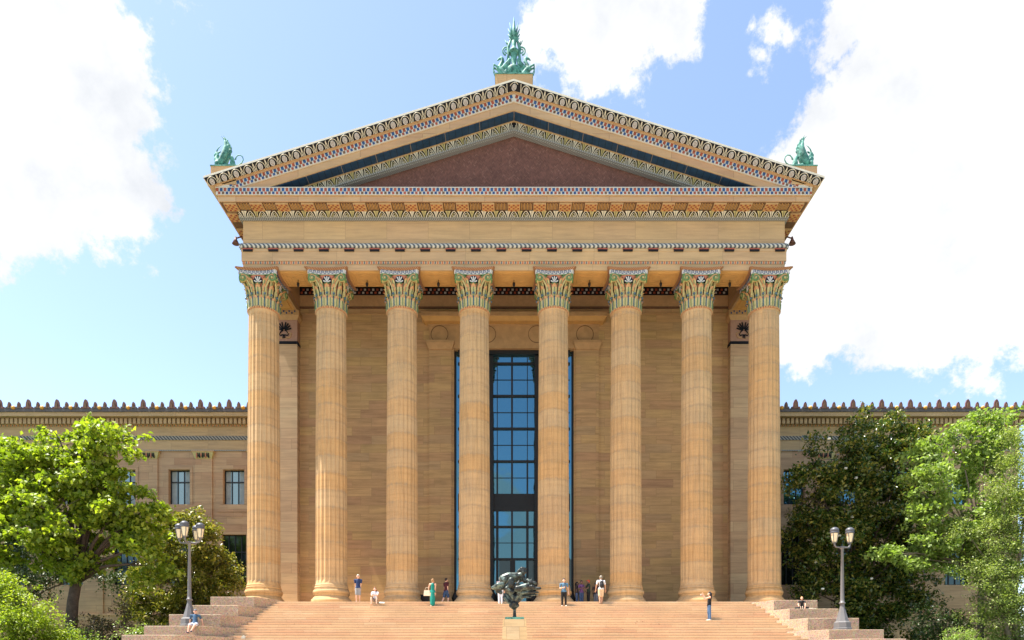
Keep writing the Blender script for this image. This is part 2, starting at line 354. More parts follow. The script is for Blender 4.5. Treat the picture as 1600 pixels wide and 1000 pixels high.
col = t.mix(1.0, col, t.ramp(t.noise(co, 0.5, 4, 0.6), [(0.3, (0.92,0.91,0.90)), (0.7, (1.06,1.05,1.05))]), 'MULTIPLY')
spots = t.math('GREATER_THAN', t.noise(co, 5.5, 2, 0.5), 0.735); col = t.mix(t.math('MULTIPLY', spots, 0.55), col, (0.20,0.12,0.07))
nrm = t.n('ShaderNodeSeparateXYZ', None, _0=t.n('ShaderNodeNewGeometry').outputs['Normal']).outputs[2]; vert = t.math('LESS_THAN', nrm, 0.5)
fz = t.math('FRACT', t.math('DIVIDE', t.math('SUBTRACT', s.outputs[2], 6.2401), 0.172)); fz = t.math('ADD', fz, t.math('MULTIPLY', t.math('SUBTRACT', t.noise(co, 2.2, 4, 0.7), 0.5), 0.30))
riser_shade = t.math('MULTIPLY', t.n('ShaderNodeMapRange', None, Value=fz, _1=0.42, _2=0.26).outputs[0], vert); col = t.mix(t.math('MULTIPLY', riser_shade, 0.74), col, (0.30,0.185,0.105))  # shade line at the foot of each riser, painted into the stone colour
jf = t.math('LESS_THAN', t.math('FRACT', t.math('DIVIDE', t.math('ADD', s.outputs[0], t.math('MULTIPLY', row, 0.83)), 1.9)), 0.007)
col = t.mix(t.math('MULTIPLY', jf, 0.6), col, (0.3,0.2,0.13))
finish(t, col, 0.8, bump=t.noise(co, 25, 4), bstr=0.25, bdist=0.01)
# speckled granite of the stepped blocks
m, t = newmat('granite_block'); M['granite'] = m
co = t.n('ShaderNodeTexCoord').outputs['Object']
a = t.noise(co, 14.0, 6, 0.85); vo = t.n('ShaderNodeTexVoronoi', None, Vector=co, Scale=16.0).outputs['Color']
col = t.ramp(a, [(0.36,(0.12,0.08,0.055)),(0.47,(0.33,0.235,0.16)),(0.6,(0.43,0.32,0.225)),(0.7,(0.52,0.42,0.32))])
col = t.mix(0.16, col, vo, 'OVERLAY')
col = t.mix(1.0, col, t.ramp(t.noise(co, 0.8, 4, 0.6), [(0.3, 0.85), (0.7, 1.1)]), 'MULTIPLY')
finish(t, col, 0.8, bump=a, bstr=0.5, bdist=0.02)
# pedestal
M['pedestal'] = stone('pedestal_stone', [(0,(0.60,0.42,0.20)),(0.5,(0.64,0.47,0.26)),(1,(0.56,0.36,0.15))], row=0.62, bw=0.62, mortar=0.01, seed=0.1, strata=0.2)
# verdigris and dark patina bronzes
def patina(name, base, green, cut, rough=0.55, metal=0.2):
    m, t = newmat(name); co = t.n('ShaderNodeTexCoord').outputs['Object']
    a = t.noise(co, 5.0, 6, 0.7); b = t.noise(co, 1.7, 3, 0.5)
    f = t.ramp(t.math('ADD', t.math('MULTIPLY', a, 0.6), t.math('MULTIPLY', b, 0.4)), [(cut-0.07, 0.0), (cut+0.09, 1.0)])
    col = t.mix(f, base, green); finish(t, col, rough, metal, bump=a, bstr=0.3, bdist=0.02); return m
M['verdigris'] = patina('verdigris_bronze', (0.015,0.085,0.07), (0.10,0.30,0.245), 0.47, 0.6, 0.0)
M['bronze'] = patina('weathered_dark_bronze', (0.022,0.024,0.022), (0.17,0.23,0.20), 0.55, 0.42, 0.35)
# glass: coated, mirrors the sky in front of the building
def glass(name, c, rough=0.03):
    m, t = newmat(name); co = t.n('ShaderNodeTexCoord').outputs['Object']
    h = t.noise(co, 0.6, 2); finish(t, c, rough, 0.9, bump=h, bstr=0.12, bdist=0.05); return m
M['glass'] = glass('blue_reflecting_glass', (0.080,0.195,0.255))
M['glass_pale'] = glass('pale_reflecting_glass', (0.22,0.32,0.36), 0.1)
M['glass_dark'] = glass('dark_glass', (0.05,0.07,0.075), 0.08)
M['curtain'] = plain('drawn_white_curtain', (0.30,0.33,0.33), 0.8, var=0.15, scale=3)
# ground
m, t = newmat('forecourt_paving'); M['plaza'] = m
co = t.n('ShaderNodeTexCoord').outputs['Object']
br = t.n('ShaderNodeTexBrick', None, Vector=co, Color1=(0.33,0.295,0.25), Color2=(0.38,0.34,0.29), Mortar=(0.22,0.2,0.17), Scale=1.0, Mortar_Size=0.01, Brick_Width=1.2, Row_Height=1.2)
finish(t, t.mix(1.0, br.outputs['Color'], t.ramp(t.noise(co, 1.0, 5), [(0.3,0.85),(0.7,1.1)]), 'MULTIPLY'), 0.85)
m, t = newmat('lawn'); M['lawn'] = m
co = t.n('ShaderNodeTexCoord').outputs['Object']
finish(t, t.ramp(t.noise(co, 1.5, 8, 0.7), [(0.3,(0.03,0.06,0.015)),(0.6,(0.07,0.12,0.03)),(0.75,(0.12,0.10,0.05))]), 0.9)
def leafmat(name, a, b, c, trans=0.35, gloss=0.35):
    m, t = newmat(name); g = t.n('ShaderNodeNewGeometry')
    col = t.ramp(g.outputs['Random Per Island'], [(0.0, a), (0.5, b), (1.0, c)])
    d = t.n('ShaderNodeBsdfPrincipled', None, Base_Color=col, Roughness=gloss, Specular_IOR_Level=0.5)
    tr = t.n('ShaderNodeBsdfTranslucent', None, Color=t.mix(1.0, col, (1.6,1.8,0.7), 'MULTIPLY'))
    mx = t.n('ShaderNodeMixShader', None, _0=trans, _1=d.outputs[0], _2=tr.outputs[0])
    t.n('ShaderNodeOutputMaterial', None, Surface=mx.outputs[0]); return m
M['leaf_bright'] = leafmat('bright_green_leaves', (0.10,0.15,0.01), (0.19,0.25,0.017), (0.33,0.37,0.04), 0.4, 0.5)
M['leaf_magnolia'] = leafmat('magnolia_leaves', (0.022,0.05,0.010), (0.06,0.105,0.018), (0.28,0.24,0.05), 0.2, 0.24)
M['leaf_magnolia_gold'] = leafmat('golden_magnolia_leaves', (0.06,0.085,0.01), (0.16,0.17,0.018), (0.36,0.30,0.06), 0.25, 0.33)
M['leaf_pale'] = leafmat('pale_green_leaves', (0.12,0.18,0.03), (0.19,0.27,0.055), (0.29,0.36,0.10), 0.35, 0.5)
M['leaf_olive'] = leafmat('olive_green_leaves', (0.10,0.14,0.03), (0.19,0.25,0.055), (0.33,0.36,0.12), 0.3, 0.5)
M['leaf_dark'] = leafmat('dark_green_leaves', (0.02,0.04,0.012), (0.04,0.07,0.015), (0.07,0.11,0.025), 0.15, 0.45)
M['leaf_purple'] = leafmat('purple_brown_leaves', (0.06,0.035,0.02), (0.09,0.06,0.03), (0.08,0.10,0.03), 0.2, 0.45)
M['flower'] = plain('white_blossom', (0.8,0.77,0.66), 0.6, var=0.05)
M['bark'] = plain('brown_bark', (0.085,0.058,0.042), 0.9, var=0.35, scale=5)
M['bark_pale'] = plain('pale_bark', (0.20,0.16,0.12), 0.9, var=0.35, scale=5)
# ============================================================ SETTING
Z0 = 6.24                # portico floor
YS = -2.5                # nosing of the top step
RIS, TRD = 0.172, 0.34
def grd(x, y):           # lie of the land beside the stairs
    a = min(1, max(0, (abs(x) - 19.0)/4.0)); b = min(1, max(0, (y + 16)/8.0))
    a = a*a*(3-2*a); b = b*b*(3-2*b); return 2.9*a*b
g = MB(); xs = sorted(set([-3000,-800,-250,-120,-80] + list(range(-60, 61, 2)) + [80,120,250,800,3000])); ys = sorted(set([-3000,-800,-250,-120,-90,-70] + list(range(-60, 61, 2)) + [80,150,400,1000,3000]))
vs = [(x, y, grd(x, y)) for y in ys for x in xs]; nx = len(xs)
for j in range(len(ys)-1):
    for i in range(nx-1):
        cx, cy = (xs[i]+xs[i+1])/2, (ys[j]+ys[j+1])/2
        lawn = (abs(cx) > 21.5 and cy > -17) or cy > 20 or abs(cx) > 90 or cy < -110
        g.add([vs[j*nx+i], vs[j*nx+i+1], vs[(j+1)*nx+i+1], vs[(j+1)*nx+i]], [(0,1,2,3)], 1 if lawn else 0, True)
tag(g.build('ground', [M['plaza'], M['lawn']]), kind='structure')
# steps: flaring a little towards the bottom; landing for the statue
st = MB()
st.box(-18.35, 18.35, YS+0.035, 11.0, 0.02, Z0-0.055); st.box(-18.35, 18.35, YS, 11.0, Z0-0.055, Z0)
def hw(y): return 15.0 + max(0, (YS - y))*0.28
k = 1; y = YS; z = Z0
steps = []
while z - RIS > 0.1:
    z -= RIS; y1 = y - TRD
    if abs(z - 2.11) < RIS/2: y1 = y - 5.0           # landing
    h0, h1 = hw(y)+1.5, hw(y1)+1.5
    st.plan([(-h1, y1+0.035), (h1, y1+0.035), (h0, y+0.035), (-h0, y+0.035)], 0.0, z-0.055)
    st.plan([(-h1, y1+0.012), (h1, y1+0.012), (h0, y+0.034), (-h0, y+0.034)], z-0.055, z-0.012); st.plan([(-h1, y1), (h1, y1), (h0, y+0.033), (-h0, y+0.033)], z-0.045, z-0.018)
    st.plan([(-h1, y1+0.012), (h1, y1+0.012), (h0, y+0.036), (-h0, y+0.036)], z-0.012, z); steps.append((y1, y, z)); y = y1; k += 1
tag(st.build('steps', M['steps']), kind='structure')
def stepz(k): return Z0 - RIS*k
def stepd(k, f=0.5): return 46 + YS - TRD*(k-1) - TRD*f      # distance of tread k
LAND = [s for s in steps if s[1]-s[0] > 2][0]

# stepped granite blocks on both sides
blk = [(41.9, 6.166, 15.75, 18.4, 43.55, 14.92), (40.4, 5.503, 16.12, 18.97, 42.5, 15.15), (38.95, 4.838, 16.55, 19.44, 41.1, 15.3), (37.5, 4.094, 17.1, 20.07, 39.6, 15.4), (36.05, 3.52, 17.7, 20.46, 38.3, 15.6), (35.9, 2.9, 19.0, 22.2, 37.8, 16.8)]
names = ['topmost', 'second from the top', 'third from the top', 'fourth from the top', 'low granite block at the bottom edge of view', 'lowest']
for sx, side in ((-1, 'left'), (1, 'right')):
    for i, (d, zt, xc, xo, dt, xt) in enumerate(blk):
        if i == 5: continue
        zt += 0.2 if sx < 0 else 0; b = MB(); y0 = d-46; y1 = dt-46
        poly = [(sx*xc, y0), (sx*xo, y0), (sx*xo, y1+1.0 if i else -1.45), (sx*xt, y1+1.0 if i else -1.45), (sx*xt, y1)]
        if sx < 0: poly = poly[::-1]
        b.plan(poly, -0.2 + 0.002*i, zt - 0.02); 
        cx = sum(p[0] for p in poly)/5; cy = sum(p[1] for p in poly)/5
        ins = [((p[0]-cx)*0.995+cx, (p[1]-cy)*0.99+cy) for p in poly]
        b.add([(p[0], p[1], zt-0.02) for p in poly] + [(p[0], p[1], zt) for p in ins], [(j, (j+1)%5, 5+(j+1)%5, 5+j) for j in range(5)] + [tuple(range(5, 10))], 0)
        lab = ['topmost speckled granite block beside the %s end column', 'speckled granite block second from the top, %s of the stairs', 'speckled granite block third from the top, %s of the stairs',
               'speckled granite block fourth from the top carrying the lamp, %s of the stairs', 'speckled granite block cut by the bottom of the picture, %s of the stairs'][i] % side
        o = b.build('granite_block', M['granite'])
        tag(o, lab, 'stone block', 'stepped granite blocks flanking the stairs')

# ============================================================ MUSEUM
MU = empty('museum_building', (0,0,0), 0, 'sandstone temple front museum with eight columns, coloured pediment and two low wings', 'building')
MAIN_BACK = 34.0
# ---- columns
FL = 22; SEG = 6
def flute(i, z):
    f = (i % SEG)/SEG
    return 1.0 if f < 0.16 or i % SEG == 1 and SEG == 0 else 1.0
prof_w = [1.0, 1.0, 0.955, 0.938, 0.938, 0.955]
def rf(i, z, H=18.0):
    k = prof_w[i % SEG]
    if z < 0.35: k = 1 - (1-k)*max(0, (z-0.12)/0.23)
    if z > H-0.30: k = 1 - (1-k)*max(0, (H-0.10-z)/0.20)
    return k
HS = 25.55 - Z0 - 1.27           # shaft height
def shaft_mesh():
    b = MB(); pr = []
    zs = [0.0, 0.05, 0.12, 0.18, 0.26, 0.35] + [0.35 + (HS-0.65)*q/14 for q in range(1, 14)] + [HS-0.30, HS-0.24, HS-0.17, HS-0.10, HS-0.04, HS]
    for z in zs:
        r = 1.045 - 0.095*(z/HS)**1.7
        if z < 0.1: r += 0.05*(1-z/0.1)
        if z > HS-0.1: r += 0.03*(z-HS+0.1)/0.1
        pr.append((r, z))
    b.lathe(pr, FL*SEG, m=0, smooth=False, rf=lambda i, z: rf(i, z, HS)); return b
def base_mesh():
    b = MB(); pr = []
    def tor(z0, z1, r0, bulge, n=7):
        for q in range(n+1):
            a = math.pi*q/n; pr.append((r0 + bulge*math.sin(a), z0 + (z1-z0)*(1-math.cos(a))/2))
    pr.append((1.22, 0.0)); tor(0.02, 0.40, 1.22, 0.12); pr.append((1.21, 0.42)); pr.append((1.21, 0.47))
    pr += [(1.13, 0.53), (1.11, 0.60), (1.15, 0.66), (1.19, 0.70)]; tor(0.71, 0.97, 1.14, 0.075); pr += [(1.15, 0.98), (1.15, 1.03), (1.12, 1.04)]; tor(1.05, 1.20, 1.08, 0.045, 5); pr += [(1.085, 1.22), (1.085, 1.27)]
    b.lathe(pr, 64); return b
CAPM = [M['moulding'], M['leaf_cream'], M['leaf_orange'], M['green'], M['steel_blue'], M['red_field'], M['white'], M['black'], M['redfret'], M['navy']]
def capital_mesh():
    b = MB(); # local z 0 = top of the shaft (25.55), abacus top at 2.45
    b.lathe([(0.97,0),(1.0,0.04),(0.97,0.09),(0.90,0.1),(0.90,0.9),(0.95,1.4),(1.04,1.8),(1.12,2.05)], 40, m=5)
    def bell(z): return 0.93 if z < 0.9 else 0.93 + 0.17*((z-0.9)/1.1)**1.5
    def leaf(a, z0, z1, w, out, lean, mc, md, mt, rib):
        """an upright leaf with rounded hooded tip, following the bell"""
        n = 7; ca, sa = math.cos(a), math.sin(a); P = []
        rows = []
        for q in range(n+1):
            f = q/n; z = z0 + (z1-z0)*f; r = bell(z) + out + lean*f*f
            hw_ = w/2*(1.0 if f < 0.70 else math.sqrt(max(0.0, 1-((f-0.70)/0.31)**2)))
            hw_ *= (0.86 + 0.14*f)
            if q == n: r += 0.05; z -= 0.05
            rows.append((r, z, hw_))
        for q in range(n):
            m_ = mt if q >= n-2 else mc
            for (s0, s1, mm) in ((-1, -0.45, mc), (-0.45, 0.0, m_), (0.0, 0.45, m_), (0.45, 1, mc)):
                if q >= n-2: mm = mt
                vs = []
                for (r, z, h) in (rows[q], rows[q+1]):
                    for s_ in (s0, s1):
                        rr = r + 0.05*(1-abs(s_)); t_ = s_*h; vs.append((rr*ca - t_*sa, rr*sa + t_*ca, z))
                b.add(vs, [(0,1,3,2)], mm, True)
                # edges back to the bell
            for s_ in (-1, 1):
                vs = []
                for (r, z, h) in (rows[q], rows[q+1]):
                    t_ = s_*h; vs.append((r*ca - t_*sa, r*sa + t_*ca, z)); r2 = bell(z)-0.01; vs.append((r2*ca - t_*sa, r2*sa + t_*ca, z))
                b.add(vs, [(0,1,3,2)], md)
        # centre rib
        rr0 = rows[0][0]+0.055; rr1 = rows[n-2][0]+0.055
        b.tube([(rr0*ca, rr0*sa, z0+0.02), ((rr0+rr1)/2*ca, (rr0+rr1)/2*sa, (z0+rows[n-2][1])/2), (rr1*ca, rr1*sa, rows[n-2][1])], 0.022, 5, rib)
    N1 = 16
    for i in range(40):
        a = 2*math.pi*i/40; b.ball((0.985*math.cos(a), 0.985*math.sin(a), 0.08), 0.075, 2 if i % 2 == 0 else 0, 6)
    for i in range(N1):
        a = 2*math.pi*(i+0.5)/N1
        leaf(a, 0.12, 0.84, 0.335, 0.05, 0.07, 1, 7, 2, 3)
        a2 = 2*math.pi*i/N1
        b.tube([(0.98*math.cos(a2), 0.98*math.sin(a2), 0.12), (1.01*math.cos(a2), 1.01*math.sin(a2), 0.75)], 0.045, 5, 4)
        b.ball((1.10*math.cos(a2), 1.10*math.sin(a2), 0.90), 0.085, 4, 6)
        leaf(a2, 0.70, 1.52, 0.34, 0.03, 0.13, 1, 7, 2, 3)
        if i % 4 != 0: leaf(a2 + math.pi/16*0, 1.35, 1.85, 0.26, 0.05, 0.16, 1, 7, 2, 3)
    # volutes at the corners + stalks, palmette in the middle of each face
    for f in range(4):
        rm = Matrix.Rotation(f*math.pi/2, 3, 'Z')
        u, v, n = rm @ Vector((1,0,0)), Vector((0,0,1)), rm @ Vector((0,-1,0))
        for sx in (-1, 1):
            # stalk sweeping up from the leaves to the corner, then a spiral
            pts = []; rads = []
            for q in range(9):
                t_ = q/8; x = sx*(0.20 + 0.72*t_**1.6 + 0.02); zz_ = 1.15 + 0.98*math.sin(t_*math.pi/2)
                dep = 0.97 + 0.10*t_ if t_ < .5 else 1.02 + 0.13*(t_-.5)*2
                pts.append(u*x + v*zz_ + n*dep); rads.append(0.035 + 0.025*t_)
            c = u*(sx*0.94) + v*1.86 + n*1.16
            for q in range(1, 22):
                a = math.pi/2 - q*0.42; r = 0.265*(1-q/24)
                pts.append(c + u*(sx*math.cos(a)*r) + v*(math.sin(a)*r) + n*(0.03*q/22)); rads.append(0.06*(1-0.4*q/22))
            b.tube(pts, rads, 6, 3)
            pts2 = [p + u*(sx*0.10) - v*0.06 + n*0.0 for p in pts[:9]]; b.tube(pts2, 0.075, 6, 2)
            pts3 = [p + u*(sx*0.20) - v*0.16 - n*0.02 for p in pts[:8]]; b.tube(pts3, 0.07, 6, 1)
            b.ball(c + n*0.0, 0.09, 1, 8); b.frame([(0.24*math.cos(i*math.pi/6), 0.24*math.sin(i*math.pi/6)) for i in range(12)], c, u, v, n, -0.12, -0.02, 1)
        # red field and black-white palmette
        b.frame([(-0.42,2.06),(-0.10,1.42),(0.10,1.42),(0.42,2.06)], (0,0,0), u, v, n, 0.6, 1.06, 5)
        b.frame([(0.30*math.cos(a_*math.pi/8), 1.58+0.47*math.sin(a_*math.pi/8)) for a_ in range(9)], (0,0,0), u, v, n, 1.0, 1.10, 7)
        for ang in (-66, -24, 0, 24, 66):
            a_ = math.radians(90-ang); L = 0.40 if abs(ang) < 40 else 0.27; d_ = Vector((math.cos(a_), math.sin(a_))); q_ = Vector((-d_.y, d_.x))
            o2 = Vector((0, 1.58)); pl = [o2 - q_*0.012, o2 + d_*L*0.85 - q_*0.040, o2 + d_*L, o2 + d_*L*0.85 + q_*0.040, o2 + q_*0.012]
            b.frame([tuple(p) for p in pl], (0,0,0), u, v, n, 1.08, 1.13, 6)
        b.tube([u*-0.17 + v*1.56 + n*1.06, v*1.50 + n*1.10, u*0.17 + v*1.56 + n*1.06], 0.05, 5, 3)
    # abacus: concave sides, cut corners
    def ab(R0, cut=0.10, dip=0.16):
        pl = []
        for f in range(4):
            a = f*math.pi/2
            for q in range(13):
                t_ = -1 + 2*q/12; x = t_*(R0-cut); yv = -(R0 - dip*(1-t_*t_))
                pl.append((x*math.cos(a) - yv*math.sin(a), x*math.sin(a) + yv*math.cos(a)))
        return pl
    b.plan(ab(1.22), 2.06, 2.10, 3); b.plan(ab(1.25), 2.10, 2.34, 6)
    lo, hi = ab(1.27), ab(1.42); n_ = len(lo)
    b.add([(p[0], p[1], 2.34) for p in lo] + [(p[0], p[1], 2.43) for p in hi] + [(p[0], p[1], 2.45) for p in hi],
          [(i, (i+1)%n_, n_+(i+1)%n_, n_+i) for i in range(n_)] + [(n_+i, n_+(i+1)%n_, 2*n_+(i+1)%n_, 2*n_+i) for i in range(n_)] + [tuple(range(n_-1,-1,-1)), tuple(range(2*n_, 3*n_))], 8)
    # greek key tiles on the white band
    for f in range(4):
        a = f*math.pi/2; rm = Matrix.Rotation(a, 3, 'Z')
        for k_ in range(9):
            x0 = -1.13 + k_*0.252
            def bar(xa, xb, za, zb):
                xm = (xa+xb)/2; tt = xm/1.15; yy = -(1.25 - 0.16*(1-min(1, tt*tt)))
                vs = [rm @ Vector(p) for p in [(xa,yy-0.015,za),(xb,yy-0.015,za),(xb,yy+0.03,za),(xa,yy+0.03,za),(xa,yy-0.015,zb),(xb,yy-0.015,zb),(xb,yy+0.03,zb),(xa,yy+0.03,zb)]]
                b.add(vs, [(0,3,2,1),(4,5,6,7),(0,1,5,4),(1,2,6,5),(3,0,4,7)], 9)
            o_ = 2.13
            bar(x0, x0+0.035, o_, o_+0.19); bar(x0, x0+0.17, o_+0.155, o_+0.19); bar(x0+0.14, x0+0.17, o_+0.06, o_+0.16); bar(x0+0.07, x0+0.17, o_+0.06, o_+0.09); bar(x0-0.05, x0+0.04, o_, o_+0.03)
            bar(x0+0.17, x0+0.22, o_, o_+0.03)
    return b
cx_half = [2.63, 7.44, 12.15, 16.64]
sh_me = shaft_mesh().mesh('column', [M['column']]); ba_me = base_mesh().mesh('column_base', [M['column']]); ca_me = capital_mesh().mesh('capital', CAPM)
for x in [-q for q in reversed(cx_half)] + cx_half:
    o = bpy.data.objects.new('column', sh_me); COL.objects.link(o); o.parent = MU; o.location = (x, 0, Z0+1.27)
    b_ = bpy.data.objects.new('column_base', ba_me); COL.objects.link(b_); b_.parent = o; b_.location = (0, 0, -1.27)
    c_ = bpy.data.objects.new('capital', ca_me); COL.objects.link(c_); c_.parent = o; c_.location = (0, 0, HS)

# ---- entablature
EX = 17.65; YF = -0.95; YB = 0.95; YW = 4.75        # half width, front face, back of beam, wall plane
def beams(b, z0, z1, xo, yf, m=0, yb=YB, xi=15.69):
    b.box(-xo, xo, yf, yb, z0, z1, m)
    for s_ in (-1, 1): b.box(s_*xi, s_*xo, yb, MAIN_BACK, z0, z1, m)
a = MB()
beams(a, 28.0, 28.40, EX, YF, 0); beams(a, 28.40, 28.56, EX+0.04, YF-0.04, 1); beams(a, 28.56, 29.18, EX+0.08, YF-0.08, 0)
# soffit panels with nested frames and the side beams
xs_c = [-16.64,-12.15,-7.44,-2.63,2.63,7.44,12.15,16.64]
def ring(b, x0, x1, y0, y1, w_, z0, z1, m):
    b.box(x0, x1, y0, y0+w_, z0, z1, m); b.box(x0, x1, y1-w_, y1, z0, z1, m); b.box(x0, x0+w_, y0+w_, y1-w_, z0, z1, m); b.box(x1-w_, x1, y0+w_, y1-w_, z0, z1, m)
for i in range(7):
    x0, x1 = xs_c[i]+1.2, xs_c[i+1]-1.2
    a.box(x0, x1, YF+0.1, YB-0.03, 27.975, 28.0, 2)
    for q in range(3): ring(a, x0+0.15+q*0.22, x1-0.15-q*0.22, YF+0.2+q*0.22, YB-0.12-q*0.22, 0.07, 27.93+0.012*q, 27.975, 2)
for s_ in (-1, 1):
    xa, xb = sorted((s_*15.8, s_*17.5)); a.box(xa, xb, 1.2, YW-0.7, 27.975, 28.0, 2); ring(a, xa+0.2, xb-0.2, 1.5, YW-1.0, 0.08, 27.93, 27.975, 2)
AR = a.build('architrave', [M['ent'], M['bead'], M['soffit']], MU)
for i in range(7):
    l = MB(); xm = (xs_c[i]+xs_c[i+1])/2; l.tube([(xm,0.1,27.97),(xm,0.1,27.80)], 0.02, 5); l.lathe([(0.03,27.82),(0.09,27.76),(0.09,27.60),(0.05,27.52)], 8, (xm, 0.1)); l.build('soffit_lantern', M['bronze_dark'], MU)
f = MB()
# taenia: rope moulding (half round), regulae with guttae, frieze
beams(f, 29.18, 29.34, EX+0.10, YF-0.10, 0)
def rope(b, z, r, xo, yf, m):
    pts = [(-xo, 0), (xo, 0)]
    n = 60; vs = []
    for i in range(n+1):
        x = -xo + 2*xo*i/n
        for q in range(7): an = math.pi*(q/6) - math.pi/2; vs.append((x, yf - r*math.cos(an), z + r*math.sin(an)))
    b.add(vs, [(i*7+q, (i+1)*7+q, (i+1)*7+q+1, i*7+q+1) for i in range(n) for q in range(6)], m, True)
    for s_ in (-1, 1): b.box(s_*(xo-0.01), s_*(xo+r), yf-r*0.3, MAIN_BACK, z-r*0.85, z+r*0.85, m)
beams(f, 29.34, 29.74, EX+0.05, YF-0.05, 0); rope(f, 29.55, 0.15, EX+0.08, YF-0.06, 1)
n_ = 21; pit = 1.675
for i in range(n_+1):
    x = -EX + 0.36 + i*(2*EX-0.72)/n_
    f.box(x-0.33, x+0.33, YF-0.18, YF-0.09, 29.27, 29.345, 2); f.box(x-0.31, x+0.31, YF-0.17, YF-0.09, 29.16, 29.27, 3)
beams(f, 29.74, 31.19, EX, YF, 0)
FR = f.build('frieze', [M['ent'], M['rope'], M['rust'], M['black']], MU)
# ---- cornice: bed moulding with fans, mutules, corona, coloured checker
c = MB()   # 0 corona 1 greybead 2 cream 3 black 4 moulding 5 rust 6 brown 7 soffit 8 white 9 blue 10 navy 11 leaf_orange
CM = [M['corona'], M['greybead'], M['cream'], M['black'], M['moulding'], M['rust'], M['brown_dark'], M['soffit'], M['white'], M['blue'], M['navy'], M['leaf_cream']]
def slab(b, z0, z1, o, m=0):       # full slab over the whole temple, projecting o beyond the frieze
    b.box(-EX-o, EX+o, YF-o, MAIN_BACK+o, z0, z1, m)
slab(c, 31.19, 31.27, 0.14, 1); slab(c, 31.27, 31.34, 0.20, 1); 
ring_o = 0.16
slab(c, 31.34, 31.70, ring_o, 3)
# fans on the sloping bed mould
def fan(b, o, u, v, n, W, H, mc, md):
    """two curled leaves around a dark slit + pointed leaf"""
    b.frame([(-W*0.05,0),(W*0.05,0),(W*0.12,H*0.55),(W*0.24,H),(-W*0.24,H),(-W*0.12,H*0.55)], o, u, v, n, 0, 0.035, mc)
    b.strip([(0,H*0.05),(0,H*0.95)], W*0.035, o, u, v, n, 0.035, 0.045, md)
    for s_ in (-1, 1):
        b.strip([(s_*W*0.17,0),(s_*W*0.27,H*0.5),(s_*W*0.42,H*0.85),(s_*W*0.47,H*0.98)], W*0.06, o, u, v, n, 0, 0.045, 2)
        b.strip([(s_*W*0.31,0.0),(s_*W*0.38,H*0.40),(s_*W*0.48,H*0.62)], W*0.045, o, u, v, n, 0, 0.03, mc)
        b.strip([(s_*W*0.44,0.0),(s_*W*0.46,H*0.32)], W*0.05, o, u, v, n, 0, 0.03, 2)
nf = 46; Wf = 2*(EX+0.2)/nf
vdir = Vector((0, -0.55, 1)).normalized()
for i in range(nf):
    x = -(EX+0.2) + (i+0.5)*Wf
    fan(c, (x, YF-0.165, 31.33), (1,0,0), vdir, Vector((0,-1,-0.55)).normalized(), Wf, 0.36, 11 if i % 2 else 2, 3)
    
# soffit and mutules
slab(c, 31.70, 31.76, 1.08, 6)
nm = 22
for i in range(nm+1):
    x = -EX-0.45 + i*(2*EX+0.9)/nm
    c.box(x-0.40, x+0.40, YF-1.04, YF-0.34, 31.60, 31.70, 4)
    for p in range(5):
        for q in range(4):
            c.box(x-0.345+p*0.142, x-0.345+p*0.142+0.095, YF-0.99+q*0.16, YF-0.99+q*0.16+0.10, 31.575, 31.60, 7 if (p+q) % 2 else 5)
    if i < nm:
        xm = x + (2*EX+0.9)/nm/2
        for q in range(8):
            c.box(xm-0.34+q*0.09, xm-0.34+q*0.09+0.04, YF-0.98+0.07*(q%2), YF-0.42, 31.66, 31.70, 4 if q % 2 else 7)
for s_ in (-1, 1):       # mutules down the sides
    for j in range(20):
        yy = YF-0.1 + j*1.6
        xa, xb = sorted((s_*(EX+0.34), s_*(EX+1.04))); c.box(xa, xb, yy, yy+0.8, 31.60, 31.70, 4)
        for p in range(4):
            for q in range(4): c.box(xa+0.05+p*0.16, xa+0.15+p*0.16, yy+0.08+q*0.18, yy+0.2+q*0.18, 31.575, 31.60, 5 if (p+q)%2 else 7)
slab(c, 31.70+0.002, 32.02, 1.15, 0); slab(c, 32.02, 32.07, 1.20, 4)
slab(c, 32.07, 32.50, 1.24, 8)
slab(c, 32.50, 32.54, 1.27, 8)
def checker(b, o, u, v, n, L, phase=0):
    """upper row of larger squares and a lower row of smaller ones on white"""
    k = int(L/0.245)
    for i in range(k):
        q = (i+phase)
        b.frame([(i*0.245+0.01, 0.20),(i*0.245+0.175, 0.20),(i*0.245+0.175, 0.40),(i*0.245+0.01, 0.40)], o, u, v, n, 0, 0.02, (9 if q % 2 else 5))
        b.frame([(i*0.245+0.14, 0.02),(i*0.245+0.285, 0.02),(i*0.245+0.285, 0.17),(i*0.245+0.14, 0.17)], o, u, v, n, 0, 0.02, (5 if q % 3 == 0 else (6 if q % 3 == 1 else 10)))
checker(c, (-EX-1.24, YF-1.24, 32.08), (1,0,0), (0,0,1), (0,-1,0), 2*(EX+1.24))
CO = c.build('cornice', CM, MU)
# small horn shaped floodlights at the side eaves
for s_ in (-1, 1):
    p = MB(); X = s_*(EX+1.25); p.tube([(X-s_*0.3, 1.2, 31.55),(X+s_*0.05, 1.2, 31.45)], 0.05, 6); p.lathe([(0.05,31.55),(0.10,31.35),(0.24,31.05),(0.20,31.05)], 12, (X+s_*0.1, 1.2)); p.build('eave_horn', M['plum'], MU)

